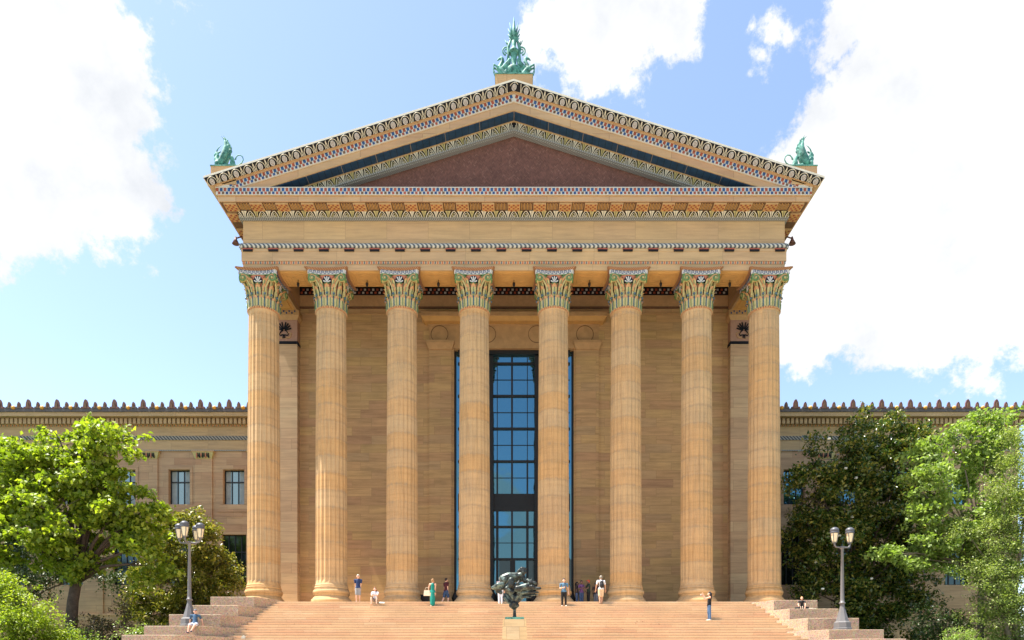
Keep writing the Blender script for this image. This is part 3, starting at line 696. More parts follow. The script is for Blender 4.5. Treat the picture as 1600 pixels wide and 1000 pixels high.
# ---- pediment
SL = 0.3126; ca = 1/math.hypot(1, SL); sa = SL*ca
rk = MB()       # same slot list as cornice plus extras
RM = CM + [M['bluetile'], M['egg']]
def rake(b, zt, zb, yf, yb, m, zc=32.545, xmax=None):
    """a raking band under the gable line: apex heights zt/zb, clipped at height zc"""
    for s_ in (-1, 1):
        xt = (zt-zc)/SL; xb = (zb-zc)/SL
        if xmax is not None: 
            poly = [(0,zb),(s_*xmax,zb-SL*xmax),(s_*xmax,zt-SL*xmax),(0,zt)]
        else: poly = [(0,zb),(s_*xb,zc),(s_*xt,zc),(0,zt)]
        if s_ < 0: poly = poly[::-1]
        b.prism(poly, yf, yb, m)
YSI = YF-1.80
# sima: flaring gutter. body prism, sloped front face
def sima():
    for s_ in (-1, 1):
        X = EX+1.80
        tp = [(0, YSI, 38.93), (s_*X, YSI, 38.93-SL*X), (s_*X, YSI, 38.80-SL*X), (0, YSI, 38.80),
              (0, YSI+0.42, 38.54), (s_*(X-0.30), YSI+0.42, 38.54-SL*(X-0.30)), (s_*(X-0.30), MAIN_BACK, 38.54-SL*(X-0.30)), (0, MAIN_BACK, 38.54), (0, MAIN_BACK, 38.93), (s_*X, MAIN_BACK, 38.93-SL*X)]
        fs = [((0,3,2,1), 2), ((3,4,5,2), 3), ((4,7,6,5), 0), ((0,1,9,8), 0), ((1,2,5,6,9), 0)]
        for f_, m_ in fs: rk.add(tp, [f_ if s_ > 0 else f_[::-1]], m_)
        u = Vector((s_*ca, 0, -sa)); nf_ = Vector((0, YSI+0.42, 38.54)) - Vector((0, YSI, 38.80)); dn = nf_.normalized()
        v = -dn; v = (v - u*v.dot(u)).normalized(); n = u.cross(v); 
        if n.y > 0: n = -n
        if s_ < 0: pass
        W = 0.795; H = 0.48; N = 26
        for i in range(0, N):
            o = Vector((0, YSI+0.42, 38.545)) + u*(i*W); 
            if i == 0 and s_ < 0: continue
            if i == 0: uu, vv2 = Vector((1,0,0)), v
            else: uu, vv2 = u, v
            egg(rk, o, uu, vv2, n, W, H)
def egg(b, o, u, v, n, W, H):
    P = lambda pts: [(x*W, y*H) for x, y in pts]
    e = [(0.19*math.cos(a_)*W, (0.40+0.38*math.sin(a_))*H) for a_ in [2*math.pi*i/14 for i in range(14)]]
    e = [(x*(1 if y > 0.35*H else 1.0), y) for x, y in e]
    b.frame(e, o, u, v, n, 0.0, 0.08, 13)
    for s_ in (-1, 0, 1): b.strip(P([(s_*0.05,0.12),(s_*0.11,0.5),(s_*0.10,0.68)]), 0.018, o, u, v, n, 0.08, 0.088, 6)
    arc = [(0.36*math.cos(a_), 0.28+0.66*math.sin(a_)) for a_ in [R(q) for q in range(-20, 201, 20)]]
    b.strip(P(arc), 0.030, o, u, v, n, 0.0, 0.06, 2)
    for s_ in (-1, 1):
        b.strip(P([(s_*0.46,0.02),(s_*0.44,0.35),(s_*0.47,0.62),(s_*0.49,0.95)]), 0.036, o, u, v, n, 0.0, 0.05, 2)
sima()
rake(rk, 38.54-0.001, 38.50, YF-1.36, 3.0, 4, xmax=EX+1.33)
rake(rk, 38.50, 38.43, YF-1.30, 3.0, 0, xmax=EX+1.27)
rake(rk, 38.43, 37.99, YF-1.245, 3.0, 8)
for s_ in (-1, 1):
    u = Vector((s_*ca, 0, -sa)); v = Vector((s_*sa, 0, ca))
    o = Vector((0, YF-1.245, 38.00)); L = (38.00-32.5)/SL/ca
    n = Vector((0,-1,0))
    checker(rk, o, u, v, n, L+0.5, 0 if s_ > 0 else 1)
rake(rk, 37.99, 37.54, YF-1.15, 3.0, 0); rake(rk, 37.54, 37.45, YF-1.18, 3.0, 4)
# blue tiled soffit between corona and leaf moulding (sloping slab)
rake(rk, 37.46, 37.40, YF-1.12, 3.0, 12)
YL = YF-0.42
rake(rk, 37.41, 37.33, YL-0.04, 3.0, 4); rake(rk, 37.33, 36.85, YL+0.02, 3.0, 3); rake(rk, 36.85, 36.76, YL-0.03, 3.0, 1); rake(rk, 36.76, 36.70, YL+0.08, 3.0, 1)
for s_ in (-1, 1):
    u = Vector((s_*ca, 0, -sa)); v = Vector((s_*sa, 0, ca)); W = 0.62
    for i in range(26):
        o = Vector((0, YL+0.02, 36.85)) + u*(i+0.5)*W + v*0.0
        if o.z < 32.45: break
        fan(rk, o, u, v, (0,-1,0), W, 0.47, 11 if i % 2 else 2, 3)
RK = rk.build('raking_cornice', RM, MU)
ty = MB(); X_ = (36.72-32.3)/SL; ty.prism([(-X_,32.3),(X_,32.3),(0,36.74)], YF-0.02, 3.2, 0)
ty.build('tympanum', M['herring'], MU)
rf_ = MB(); rf_.prism([(-18.6,32.54),(18.6,32.54),(18.6,32.60),(0,38.30),(-18.6,32.60)], 3.2, MAIN_BACK-0.2, 0); rf_.build('roof', M['slate'], MU)
# plinths for the roof statues
pl = MB(); pl.box(-1.18, 1.18, YSI+0.5, YSI+1.9, 38.5, 39.66, 0); pl.box(-1.22, 1.22, YSI+0.46, YSI+1.95, 39.66, 39.72, 1); pl.build('statue_plinth', [M['ent'], M['verdigris']], MU)
for s_ in (-1, 1):
    pl = MB(); x0, x1 = sorted((s_*17.6, s_*19.2)); pl.box(x0, x1, YSI+0.5, YSI+1.6, 32.7, 33.84, 0); pl.box(x0-0.03, x1+0.03, YSI+0.46, YSI+1.65, 33.84, 33.90, 1); pl.build('statue_plinth', [M['ent'], M['verdigris']], MU)

# ---- portico wall, antae, surround, ceiling
wl = MB(); OW = 4.40; OT = 25.55
for s_ in (-1, 1): 
    x0, x1 = sorted((s_*OW, s_*EX)); wl.box(x0, x1, YW, YW+1.2, Z0, 29.0, 0)
wl.box(-OW, OW, YW, YW+1.2, OT, 29.0, 0)
wl.box(-EX, EX, YW+1.2, YW+1.3, 0, 31.1, 0)
wl.box(-EX, EX, YW+1.3, MAIN_BACK-0.3, 0, 31.1, 0)
wl.build('portico_wall', [M['wall']], MU)
ic = MB()      # inner entablature along the wall head and ceiling
ic.box(-15.69, 15.69, YW-0.06, YW+0.5, 28.10, 28.16, 0); ic.box(-15.69, 15.69, YW-0.12, YW+0.5, 28.50, 28.62, 1); ic.box(-15.69, 15.69, YW-0.10, YW+0.5, 28.62, 29.45, 0)
ic.box(-15.69, 15.69, YW-0.16, YW+0.5, 29.45, 30.1, 3); ic.box(-15.69, 15.69, YB, YW, 30.1, 30.3, 0)
k = 0; x = -15.6
while x < 15.6:
    for r_ in range(2): ic.box(x+0.13*(r_), x+0.13*r_+0.15, YW-0.185, YW-0.15, 29.52+0.22*r_, 29.66+0.22*r_, 2 if k % 2 else 4)
    x += 0.30; k += 1
ic.build('portico_ceiling', [M['moulding'], M['brown_dark'], M['egg'], M['black'], M['rust']], MU)
for s_ in (-1, 1):
    an = MB(); x0, x1 = sorted((s_*15.70, s_*17.62)); an.box(x0, x1, YW-0.65, YW, Z0, 25.6, 0)
    an.box(x0-0.06, x1+0.06, YW-0.73, YW, Z0, Z0+0.55, 0); an.box(x0-0.03, x1+0.03, YW-0.69, YW, Z0+0.55, Z0+0.9, 0)
    A = an.build('anta', [M['anta']], MU)
    cpm = MB(); cpm.box(x0-0.03, x1+0.03, YW-0.69, YW, 25.62, 25.80, 1); cpm.box(x0, x1, YW-0.66, YW, 25.80, 27.35, 0)
    cpm.frustum((x0+x1)/2, YW-0.33, 27.35, 27.62, 0.97, 0.35, 1.12, 0.50, 2); cpm.box(x0-0.16, x1+0.16, YW-0.84, YW+0.1, 27.62, 28.0, 2)
    for q in range(10): cpm.box(x0-0.05+q*0.2, x0+0.04+q*0.2, YW-0.87, YW-0.84, 27.70+0.12*(q%2), 27.82+0.12*(q%2), 3)
    # palmette relief
    cxm = (x0+x1)/2; o = (cxm, YW-0.66, 25.95)
    for ang in (-75,-55,-35,-15,15,35,55,75): 
        a_ = R(90-ang); cpm.strip([(0.1*math.cos(a_),0.62+0.1*math.sin(a_)),(0.55*math.cos(a_),0.62+0.62*math.sin(a_))], 0.085, o, (1,0,0),(0,0,1),(0,-1,0), 0, 0.05, 1)
    for s2 in (-1, 1):
        cpm.strip([(s2*(0.05+0.33*math.sin(q*0.5)*(1-q/14)), 0.55-q*0.05+0.1*math.cos(q*0.9)) for q in range(10)], 0.07, o, (1,0,0),(0,0,1),(0,-1,0), 0, 0.05, 1)
        cpm.strip([(s2*0.1,0.05),(s2*0.45,0.15),(s2*0.55,0.42),(s2*0.3,0.5),(s2*0.25,0.3)], 0.06, o, (1,0,0),(0,0,1),(0,-1,0), 0, 0.05, 2)
    xi = s_*15.70; cpm.tube([(xi, YW-0.69, 25.75),(xi-s_*0.06, YW-0.74, 25.55),(xi-s_*0.16, YW-0.80, 25.40)], 0.05, 6, 1)
    cpm.build('anta_capital', [M['red_field'] if False else plain('pink_terracotta_%s' % ('a' if s_<0 else 'b'), (0.36,0.21,0.15), var=0.1), M['black'], M['moulding'], M['navy']], A)
su = MB()
for s_ in (-1, 1):
    x0, x1 = sorted((s_*4.55, s_*6.22)); su.box(x0, x1, YW-0.16, YW, Z0, OT-0.0, 0)
    su.box(x0-0.04, x1+0.04, YW-0.22, YW, Z0, Z0+0.9, 0)
    cxm = (x0+x1)/2; su.frustum(cxm, YW-0.1, 25.42, 25.82, 0.84, 0.14, 1.02, 0.34, 1); su.box(cxm-1.03, cxm+1.03, YW-0.45, YW, 25.82, 26.02, 1)
su.box(-6.22, 6.22, YW-0.12, YW, 26.02, 27.22, 1); su.box(-4.5, 4.5, YW-0.12, YW, 25.56, 26.02, 1)
for xm in (-5.45, -1.95, 1.68, 5.2):
    su.frame([(0.66*math.cos(q*math.pi/16), 0.66*math.sin(q*math.pi/16)) for q in range(32)], (xm, YW-0.12, 26.62-0.0), (1,0,0),(0,0,1),(0,-1,0), 0, 0.03, 1) if False else None
    pts = [(0.62*math.cos(q*math.pi/16), 0.44+0.0+0.62*math.sin(q*math.pi/16)) for q in range(33)]
    su.strip(pts, 0.035, (xm, YW-0.12, 26.58-0.44), (1,0,0),(0,0,1),(0,-1,0), 0, 0.03, 3)
su.box(-6.30, 6.30, YW-0.18, YW, 27.22, 27.30, 1); su.frustum(0, YW-0.3, 27.30, 27.55, 6.5, 0.35, 6.7, 0.55, 2); su.box(-6.72, 6.72, YW-0.88, YW, 27.55, 27.85, 1)
su.build('doorway_surround', [M['wall'], plain('carved_surround_stone', (0.45,0.28,0.135), 0.8, var=0.15, scale=2.0), M['soffit'], M['brown_dark']], MU)
# the tall bronze window
YG = YW+0.45
W_ = MB(); dd = 46+YG
def X(px): return at(px, dd)
def Zp(py): return zz(py, dd)
def vb(x, w2, z0, z1, dep=0.12): W_.box(x-w2, x+w2, YG-dep, YG-0.01, z0, z1, 0)
zt, zbm = OT, Z0
vb(-OW+0.07, 0.07, zbm, zt); vb(OW-0.07, 0.07, zbm, zt); W_.box(-OW+0.26, OW-0.26, YG-0.3, YG-0.01, OT-0.28, OT, 0)
for s_ in (-1, 1): vb(s_*1.70, 0.17, zbm, OT-0.42, 0.30); vb(s_*2.75, 0.05, zbm, OT-0.42); vb(s_*3.3, 0.04, zbm, OT-0.42, 0.05)
vb(-0.14, 0.07, zbm, OT-0.42, 0.16)
for q, xx in enumerate((777, 824)): vb(X(xx), 0.028, zbm, OT-0.42, 0.06)
for py in (569, 619.5, 670.5, 721.5, 823.6, 874): W_.box(-OW+0.26, OW-0.26, YG-0.14, YG-0.012, Zp(py)-0.075, Zp(py)+0.075, 0)
for py in (594, 645, 696, 747, 848.5): W_.box(-OW+0.26, OW-0.26, YG-0.06, YG-0.013, Zp(py)-0.02, Zp(py)+0.02, 0)
W_.box(-OW+0.26, OW-0.26, YG-0.10, YG-0.011, Zp(799), Zp(772), 0)
for xx in (777, 824): 
    W_.box(X(xx)-0.06, X(xx)+0.06, YG-0.11, YG-0.014, Zp(772), Zp(719), 0); W_.box(X(xx)-0.09, X(xx)+0.09, YG-0.11, YG-0.014, Z0, Zp(799), 0)
W_.box(-0.28, 0.10, YG-0.15, YG-0.015, Z0, Zp(874), 0); 
for i in range(24): 
    x = -OW+0.35+i*0.37; W_.box(x, x+0.04, YG-0.12, YG-0.10, Zp(797), Zp(774), 0)
Wd = W_.build('tall_window', M['frame_metal'], MU)
G_ = MB(); G_.box(-OW, OW, YG-0.01, YG+0.1, Zp(874), OT, 0); G_.box(-OW, -1.1, YG-0.01, YG+0.1, Z0, Zp(874), 0); G_.box(-0.1, 1.0, YG-0.01, YG+0.1, Z0, Zp(874), 0); G_.box(1.0, OW, YG-0.01, YG+0.1, Z0, Zp(874), 1); G_.box(-1.1, -0.1, YG-0.01, YG+0.1, Z0, Zp(874), 1)
G_.build('pane', [M['glass'], M['glass_dark']], Wd)
for xx in (-4.2, -1.62, 1.45, 4.15):        # black scroll feet at the door jambs
    s_ = MB(); s_.lathe([(0.40,Z0),(0.42,Z0+0.15),(0.26,Z0+0.35),(0.34,Z0+0.7),(0.40,Z0+1.0),(0.28,Z0+1.35),(0.10,Z0+1.6)], 12, (xx, YW+0.1)); s_.build('door_scroll', M['bronze_dark'], Wd)

# ---- wings
YWI = 12.0; DW = 46+YWI
def wz(py): return zz(py, DW)
def openings(b, x0, x1, z0, z1, y0, y1, ops, m=0):
    """solid wall with rectangular openings (xa,xb,za,zb)"""
    X0 = sorted(set([x0, x1] + [o_[0] for o_ in ops] + [o_[1] for o_ in ops]))
    for i in range(len(X0)-1):
        xa, xb = X0[i], X0[i+1]; xm = (xa+xb)/2
        cut = sorted([(o_[2], o_[3]) for o_ in ops if o_[0] < xm < o_[1]]); z = z0
        for (ca_, cb_) in cut:
            b.box(xa, xb, y0, y1, z, ca_, m); z = cb_
        b.box(xa, xb, y0, y1, z, z1, m)
PITCH = 4.57
for s_, ex in ((-1, 47.0), (1, 42.3)):
    wx = [23.5 + PITCH*i for i in range(5)]; wx = [q for q in wx if q < ex-2]
    px_ = [26.0 + PITCH*i for i in range(-1, 5)]; px_ = [q for q in px_ if 19 < q < ex-0.5]
    zu0, zu1 = wz(788), wz(734); zl0, zl1 = wz(914), wz(835)
    ops = []
    for q in wx: 
        xa, xb = sorted((s_*(q-0.87), s_*(q+0.87))); ops.append((xa, xb, zu0, zu1))
        xa, xb = sorted((s_*(q-1.03), s_*(q+1.03))); ops.append((xa, xb, zl0, zl1))
    b = MB(); xa, xb = sorted((s_*EX, s_*ex))
    openings(b, xa, xb, 2.0, wz(705), YWI, YWI+0.6, ops, 0)
    b.box(xa, xb, YWI+0.6, YWI+13.9, 2.0, 23.3, 0)
    xe = sorted((s_*EX, s_*(ex+0.12))); b.box(xe[0], xe[1], YWI-0.14, YWI, 2.0, wz(962), 0); b.box(xe[0], xe[1], YWI-0.20, YWI-0.001, wz(962), wz(959), 0)
    for q in wx: 
        b.box(s_*q-1.35, s_*q+1.35, YWI-0.06, YWI, wz(800), wz(789), 0); b.box(s_*q-0.75, s_*q+0.75, YWI-0.03, YWI, wz(809), wz(801), 0)
        # raised architrave around the upper window
        for t_ in (-1, 1): b.box(*sorted((s_*q+t_*0.90, s_*q+t_*1.12)), YWI-0.05, YWI, zu0, zu1+0.25, 0)
        b.box(s_*q-0.9, s_*q+0.9, YWI-0.05, YWI, zu1+0.03, zu1+0.25, 0)
    for q in px_:
        b.box(s_*q-0.72, s_*q+0.72, YWI-0.12, YWI, wz(959), wz(717), 0)
    # moulding joints
    WW = b.build('wing_wall', [M['wing']], MU)
    for q in px_:
        k_ = MB(); x = s_*q; k_.frustum(x, YWI-0.05, wz(717.5), wz(707.5), 0.70, 0.10, 0.88, 0.24, 0); k_.box(x-0.95, x+0.95, YWI-0.33, YWI, wz(707.5), wz(705.8), 1)
        for j in range(9): 
            k_.box(x-0.55+j*0.125, x-0.48+j*0.125, YWI-0.29, YWI-0.15, wz(716.5)+0.1*(j%2), wz(709), (2 if j % 3 else 3))
        k_.build('pilaster_capital', [M['leaf_cream'], M['moulding'], M['black'], M['red_field']], WW)
    for q in wx:
        x = s_*q
        for (h_, z0, z1, low) in ((0.87, zu0, zu1, 0), (1.03, zl0, zl1, 1)):
            fm = MB(); y = YWI+0.34
            for t_ in (-1, 1): fm.box(*sorted((x+t_*(h_-0.07), x+t_*h_)), y-0.06, y+0.06, z0, z1, 0)
            fm.box(x-h_+0.07, x+h_-0.07, y-0.06, y+0.06, z1-0.07, z1, 0); fm.box(x-h_+0.07, x+h_-0.07, y-0.06, y+0.06, z0, z0+0.07, 0)
            bars = (-0.30, 0.30) if not low else (-0.5, 0, 0.5)
            for t_ in bars: fm.box(x+t_*h_*1.05-0.035, x+t_*h_*1.05+0.035, y-0.05, y+0.05, z0+0.07, z1-0.07, 0)
            zr = z0 + (z1-z0)*0.66; fm.box(x-h_+0.07, x+h_-0.07, y-0.052, y+0.05, zr-0.05, zr+0.05, 0)
            fo = fm.build('window', M['frame_metal'], MU)
            pn = MB(); pn.box(x-h_+0.05, x+h_-0.05, y+0.02, y+0.04, z0+0.03, z1-0.03, 0); pn.build('pane', M['glass_dark'] if low else (M['glass_pale'] if s_ < 0 else M['glass']), fo)
            if not low and s_ < 0:
                cu = MB()
                for t_ in (-1, 1):
                    wdt = 0.42
                    for j in range(5): xx = x + t_*(h_-0.09-0.08*j); cu.box(*sorted((xx, xx-t_*0.075)), y+0.010+0.003*(j%2), y+0.019, z0+0.08, z1-0.08, 0)
                cu.build('curtain', M['curtain'], fo)
    # entablature of the wing
    e = MB(); xo = ex
    def band(z0, z1, o_, m): xa_, xb_ = sorted((s_*EX, s_*(xo+o_))); e.box(xa_, xb_, YWI-o_, YWI+14+o_, z0, z1, m)
    band(wz(705), wz(703.5), 0.10, 1); band(wz(703.5), wz(688), 0.06, 0); band(wz(688), wz(682), 0.12, 2); band(wz(682), 22.45, 0.06, 0); band(22.45, 22.54, 0.14, 3)
    band(22.54, 22.97, 0.20, 4)
    band(23.03, 23.36, 0.85, 0); band(22.97, 23.03, 0.5, 5); band(23.36, 23.62, 0.95, 6)
    k = 0; x = EX+0.3
    while x < xo+0.3:
        e.box(*sorted((s_*x, s_*(x+0.24))), YWI-0.52, YWI-0.2, 22.52, 22.969, 0); x += 0.365
    e.build('wing_entablature', [M['wing_ent'], M['greybead'], M['greyrope'], M['bead'], M['moulding'], M['brown_dark'], M['slate']], MU)
    r_ = MB(); zb_ = 23.62
    r_.prism([(0,0),(1,0),(1,1),(0,1)], 0, 0.001, 0) if False else None
    xa_, xb_ = sorted((s_*EX, s_*(xo+0.95)))
    r_.add([(xa_,YWI-0.95,zb_),(xb_,YWI-0.95,zb_),(xb_,YWI+14.9,zb_),(xa_,YWI+14.9,zb_),(xa_,YWI+7,zb_+1.2),(xb_,YWI+7,zb_+1.2)], [(0,1,5,4),(2,3,4,5),(1,2,5),(3,0,4)], 0)
    r_.build('wing_roof', M['slate'], MU)
    # antefixes: a large, two small, with an ochre lion boss between the small ones
    def antefix(h, w_):
        q = MB(); pts = [(-w_*0.5,0),(w_*0.5,0),(w_*0.46,h*0.35),(w_*0.40,h*0.68),(w_*0.18,h*0.93),(0,h),(-w_*0.22,h*0.90),(-w_*0.40,h*0.62),(-w_*0.46,h*0.3)]
        q.frame(pts, (0,0,0), (1,0,0),(0,0,1),(0,-1,0), 0, 0.14, 0)
        q.frame([(p[0]*0.45, p[1]*0.6+h*0.05) for p in pts], (0,0,0), (1,0,0),(0,0,1),(0,-1,0), 0.14, 0.20, 1)
        q.box(-w_*0.8, w_*0.8, -0.18, 0.05, 0, 0.16, 2 if h < 0.6 else 0)
        q.tube([(0,0.05,0.15),(0,0.9,0.28)], [w_*0.42, w_*0.2], 8, 0)
        return q
    big = antefix(0.80, 0.44).mesh('antefix', [M['plum'], M['brown_dark'], M['slate']]); sml = antefix(0.58, 0.30).mesh('antefix', [M['plum'], M['brown_dark'], M['slate']])
    ball = MB(); ball.ball((0,-0.12,0.1), 0.16, 0, 10); ball_me = ball.mesh('lion_boss', [M['gold']])
    n = 0; x = EX+0.35 if s_ < 0 else EX + 0.1
    while x < xo+0.95:
        o = bpy.data.objects.new('antefix', big if n % 3 == 1 else sml); COL.objects.link(o); o.parent = MU; o.location = (s_*x, YWI-0.80, zb_-0.02)
        if n % 3 == 2 or False:
            q = bpy.data.objects.new('lion_boss', ball_me); COL.objects.link(q); q.parent = MU; q.location = (s_*(x+0.395), YWI-0.85, zb_-0.05)
        x += 0.79; n += 1
# ============================================================ ROOF STATUES
def PX(cx, cz, k, y=0.0):        # sketch units -> metres
    return lambda px, py, yy=y: Vector(((px-cx)/k, yy, (cz-py)/k))
def spiral(c, r0, turns, a0, sgn, n=26, shrink=0.8, y=0.0):
    return [(c[0]+sgn*math.cos(a0+turns*2*math.pi*i/n)*r0*(1-shrink*i/n), y, c[1]+math.sin(a0+turns*2*math.pi*i/n)*r0*(1-shrink*i/n)) for i in range(n+1)]
cen = empty('roof_statue', (0, YSI+1.25, 39.72), 0, 'green bronze acroterion of two rearing horses, scrolls and a spiked palmette on the gable peak', 'statue'); cen.scale = (1.02, 1.0, 1.13)
p = MB()
p.lathe([(0.30,0),(0.27,0.12),(0.30,0.2),(0.42,0.38),(0.48,0.55),(0.49,0.68),(0.46,0.74),(0.30,0.80),(0.17,0.86),(0.15,1.1),(0.20,1.55),(0.22,1.66)], 28, rf=lambda i, z: 1.0-(0.05 if (i%2 and z<0.7) else 0))
p.lathe([(0.22,1.66),(0.31,1.70),(0.33,1.78),(0.27,1.86),(0.16,1.92),(0.12,2.1),(0.16,2.35),(0.10,2.42),(0.17,2.55)], 20)
p.build('candelabrum_stem', M['verdigris'], cen)
p = MB(); F = PX(512, 890, 204)
def spike(b, a, c_, w_): 
    a, c_ = Vector(a), Vector(c_); m_ = (a+c_)/2
    b.tube([a, m_, c_], [w_, w_*0.85, 0.012], 6)
b_ = [((500,420),(512,120),.11)]
spike(p, F(512,420), F(512,115), 0.13); p.cap(F(512,430), .12, F(512,300), .10)
for s_ in (-1, 1):
    for (ax, ay, bx, by, w_) in [(22,330,54,185,.055),(24,350,76,255,.055),(26,370,78,318,.055),(24,385,70,368,.055),(20,395,45,400,.05)]:
        spike(p, F(512+s_*ax, ay), F(512+s_*bx*0.6+s_*ax*0.4, (ay+by)/2-8), w_); p.tube([F(512+s_*ax, ay), F(512+s_*(ax+bx)/2, (ay+by)/2+6), F(512+s_*bx, by)], [w_, w_, .014], 6)
p.build('palmette', M['verdigris'], cen)
for s_ in (-1, 1):
    q = MB()
    c_ = ((s_*97)/204, (890-512)/204)
    q.tube(spiral(c_, 0.26, 1.6, -1.4, s_, 30, 0.78), [0.048*(1-0.4*i/30) for i in range(31)], 7)
    q.tube([F(512+s_*40,380),F(512+s_*60,440),F(512+s_*75,480),F(512+s_*70,560),F(512+s_*78,640)], [.05,.09,.10,.08,.10], 7)
    for (x1, y1) in ((115, 388), (90, 400), (60, 400)): q.tube([F(512+s_*60,460), F(512+s_*(x1*.8),430), F(512+s_*x1, y1)], [.05,.04,.012], 6)
    q.build('scroll', M['verdigris'], cen)
    h = MB(); G = lambda x, y, yy=-0.1: F(512-s_*(512-x), y, yy)
    h.cap(G(395,820), .21, G(345,760), .19); h.cap(G(345,760), .19, G(320,740), .16); h.cap(G(395,820), .2, G(430,740), .15); h.cap(G(430,740), .15, G(455,640), .11)
    h.cap(G(325,735), .15, G(360,660), .10); h.cap(G(360,660), .10, G(360,620), .085); h.cap(G(360,620), .085, G(325,620), .062); h.cap(G(325,620), .062, G(303,640), .045)
    h.cap(G(350,600), .05, G(350,580), .015); h.cap(G(372,615), .05, G(385,660), .04)
    for dy in (-0.22, 0.02):
        h.cap(G(305,735,dy), .065, G(255,705,dy), .045); h.cap(G(255,705,dy), .045, G(248,760,dy), .035); h.cap(G(248,760,dy), .035, G(265,800,dy), .035)
        h.cap(G(385,830,dy), .12, G(360,850,dy), .09); h.cap(G(360,850,dy), .08, G(400,885,dy), .05); h.cap(G(400,885,dy), .05, G(370,886,dy), .05)
    for j in range(5): h.cap(G(365,745-j*3,-0.2), .06, G(455,690-j*16+20,-0.25), .04)
    h.tube([G(430,860),G(320,884),G(300,860),G(285,820)], .022, 6)
    melt(h, 'rearing_horse', M['verdigris'], 0.024, cen)
def griffin(sx, label):
    g_ = empty('roof_griffin', (sx*18.62, YSI+1.05, 33.90), 0, label, 'statue', None); g_.scale = (1.28, 1.1, 1.28)
    F = PX(380, 730, 311); q = MB()
    G = lambda x, y, yy=0.0: (lambda v: Vector((v.x*(-1 if sx > 0 else 1), v.y, v.z)))(F(x, y, yy))
    q.cap(G(300,600), .17, G(330,660), .20); q.cap(G(330,650), .20, G(470,670), .15); q.cap(G(470,670), .16, G(540,660), .13); q.cap(G(520,600), .13, G(560,680), .11)
    q.cap(G(510,520), .10, G(530,600), .12); q.cap(G(300,600), .16, G(270,540), .12); q.cap(G(270,540), .12, G(290,490), .085); q.cap(G(290,490), .09, G(275,450), .075); q.cap(G(275,450), .075, G(245,480), .05); q.cap(G(245,480), .045, G(240,500), .02)
    q.cap(G(330,425), .04, G(290,450), .05)
    for dy in (-0.13, 0.13): q.cap(G(285,620,dy), .10, G(275,710,dy), .06); q.cap(G(275,715,dy), .055, G(245,722,dy), .045); q.cap(G(545,690,dy), .08, G(480,718,dy), .06)
    q.box(*sorted((G(250,0).x, G(600,0).x)), -0.24, 0.24, 0.0, 0.05)
    melt(q, 'griffin_body', M['verdigris'], 0.02, g_)
    wg = MB()
    for dy in (-0.17, 0.17):
        wg.cap(G(360,610,dy), .16, G(410,500,dy), .16); wg.cap(G(410,500,dy), .16, G(435,390,dy), .11); wg.cap(G(435,390,dy), .11, G(425,300,dy), .055)
        wg.cap(G(455,480,dy), .08, G(465,370,dy), .06)
        for (a_, b2, c2) in (((425,320),(400,250),(362,212)), ((430,320),(425,250),(395,202)), ((445,340),(455,280),(440,240)), ((460,370),(475,310),(468,262)), ((465,400),(490,340),(490,312)), ((465,430),(495,390),(492,365))):
            wg.cap(G(*a_,dy), .035, G(*b2,dy), .03); wg.cap(G(*b2,dy), .03, G(*c2,dy), .010)
    melt(wg, 'wing', M['verdigris'], 0.018, g_)
    tl = MB(); tl.tube([G(570,640),G(620,632),G(665,600),G(690,550),G(680,505),G(645,475),G(605,480),G(578,510),G(565,548)], [.05,.035,.03,.028,.028,.028,.028,.03,.045], 8)
    tl.build('tail', M['verdigris'], g_)
    hn = MB(); hn.tube([G(275,425),G(290,385),G(318,350),G(352,322)], [.035,.03,.022,.008], 6); hn.build('horn', M['verdigris'], g_)
griffin(-1, 'green bronze griffin with raised wing on the left corner of the pediment')
griffin(1, 'green bronze griffin with raised wing on the right corner of the pediment')

# ============================================================ STATUE BELOW THE STAIRS
PD = 34.0; PXM = at(804, PD); py0 = PD-46; ZT = 4.33
pe = MB(); lz = LAND[2]
pe.frustum(0, 0, 0, ZT-lz, 0.66, 0.66, 0.56, 0.56, 0)
po = pe.build('stone_pedestal', M['pedestal'], None, (PXM, py0, lz)); tag(po, 'tapering ochre stone pedestal under the dark bronze group in front of the stairs', 'pedestal')
sc = empty('bronze_sculpture', (PXM, py0, ZT), 0, 'dark bronze group of tangled figures on a thin stem atop the ochre pedestal', 'sculpture')
b = MB(); b.box(-0.46, 0.46, -0.42, 0.42, 0, 0.12); b.build('bronze_plate', M['verdigris'], sc)
F = PX(495, 740, 244.6); q = MB(); E = lambda x, y, yy=0.0: F(x, y, yy) + Vector((0, 0, 0.12))
q.lathe([(0.12,0.10),(0.09,0.2),(0.075,0.45),(0.09,0.60)], 12)
q.ball(E(488,590), .225); q.ball(E(490,572,-0.18), .10); q.ball(E(450,600,-.08), .10); q.ball(E(530,595,-.08), .10)
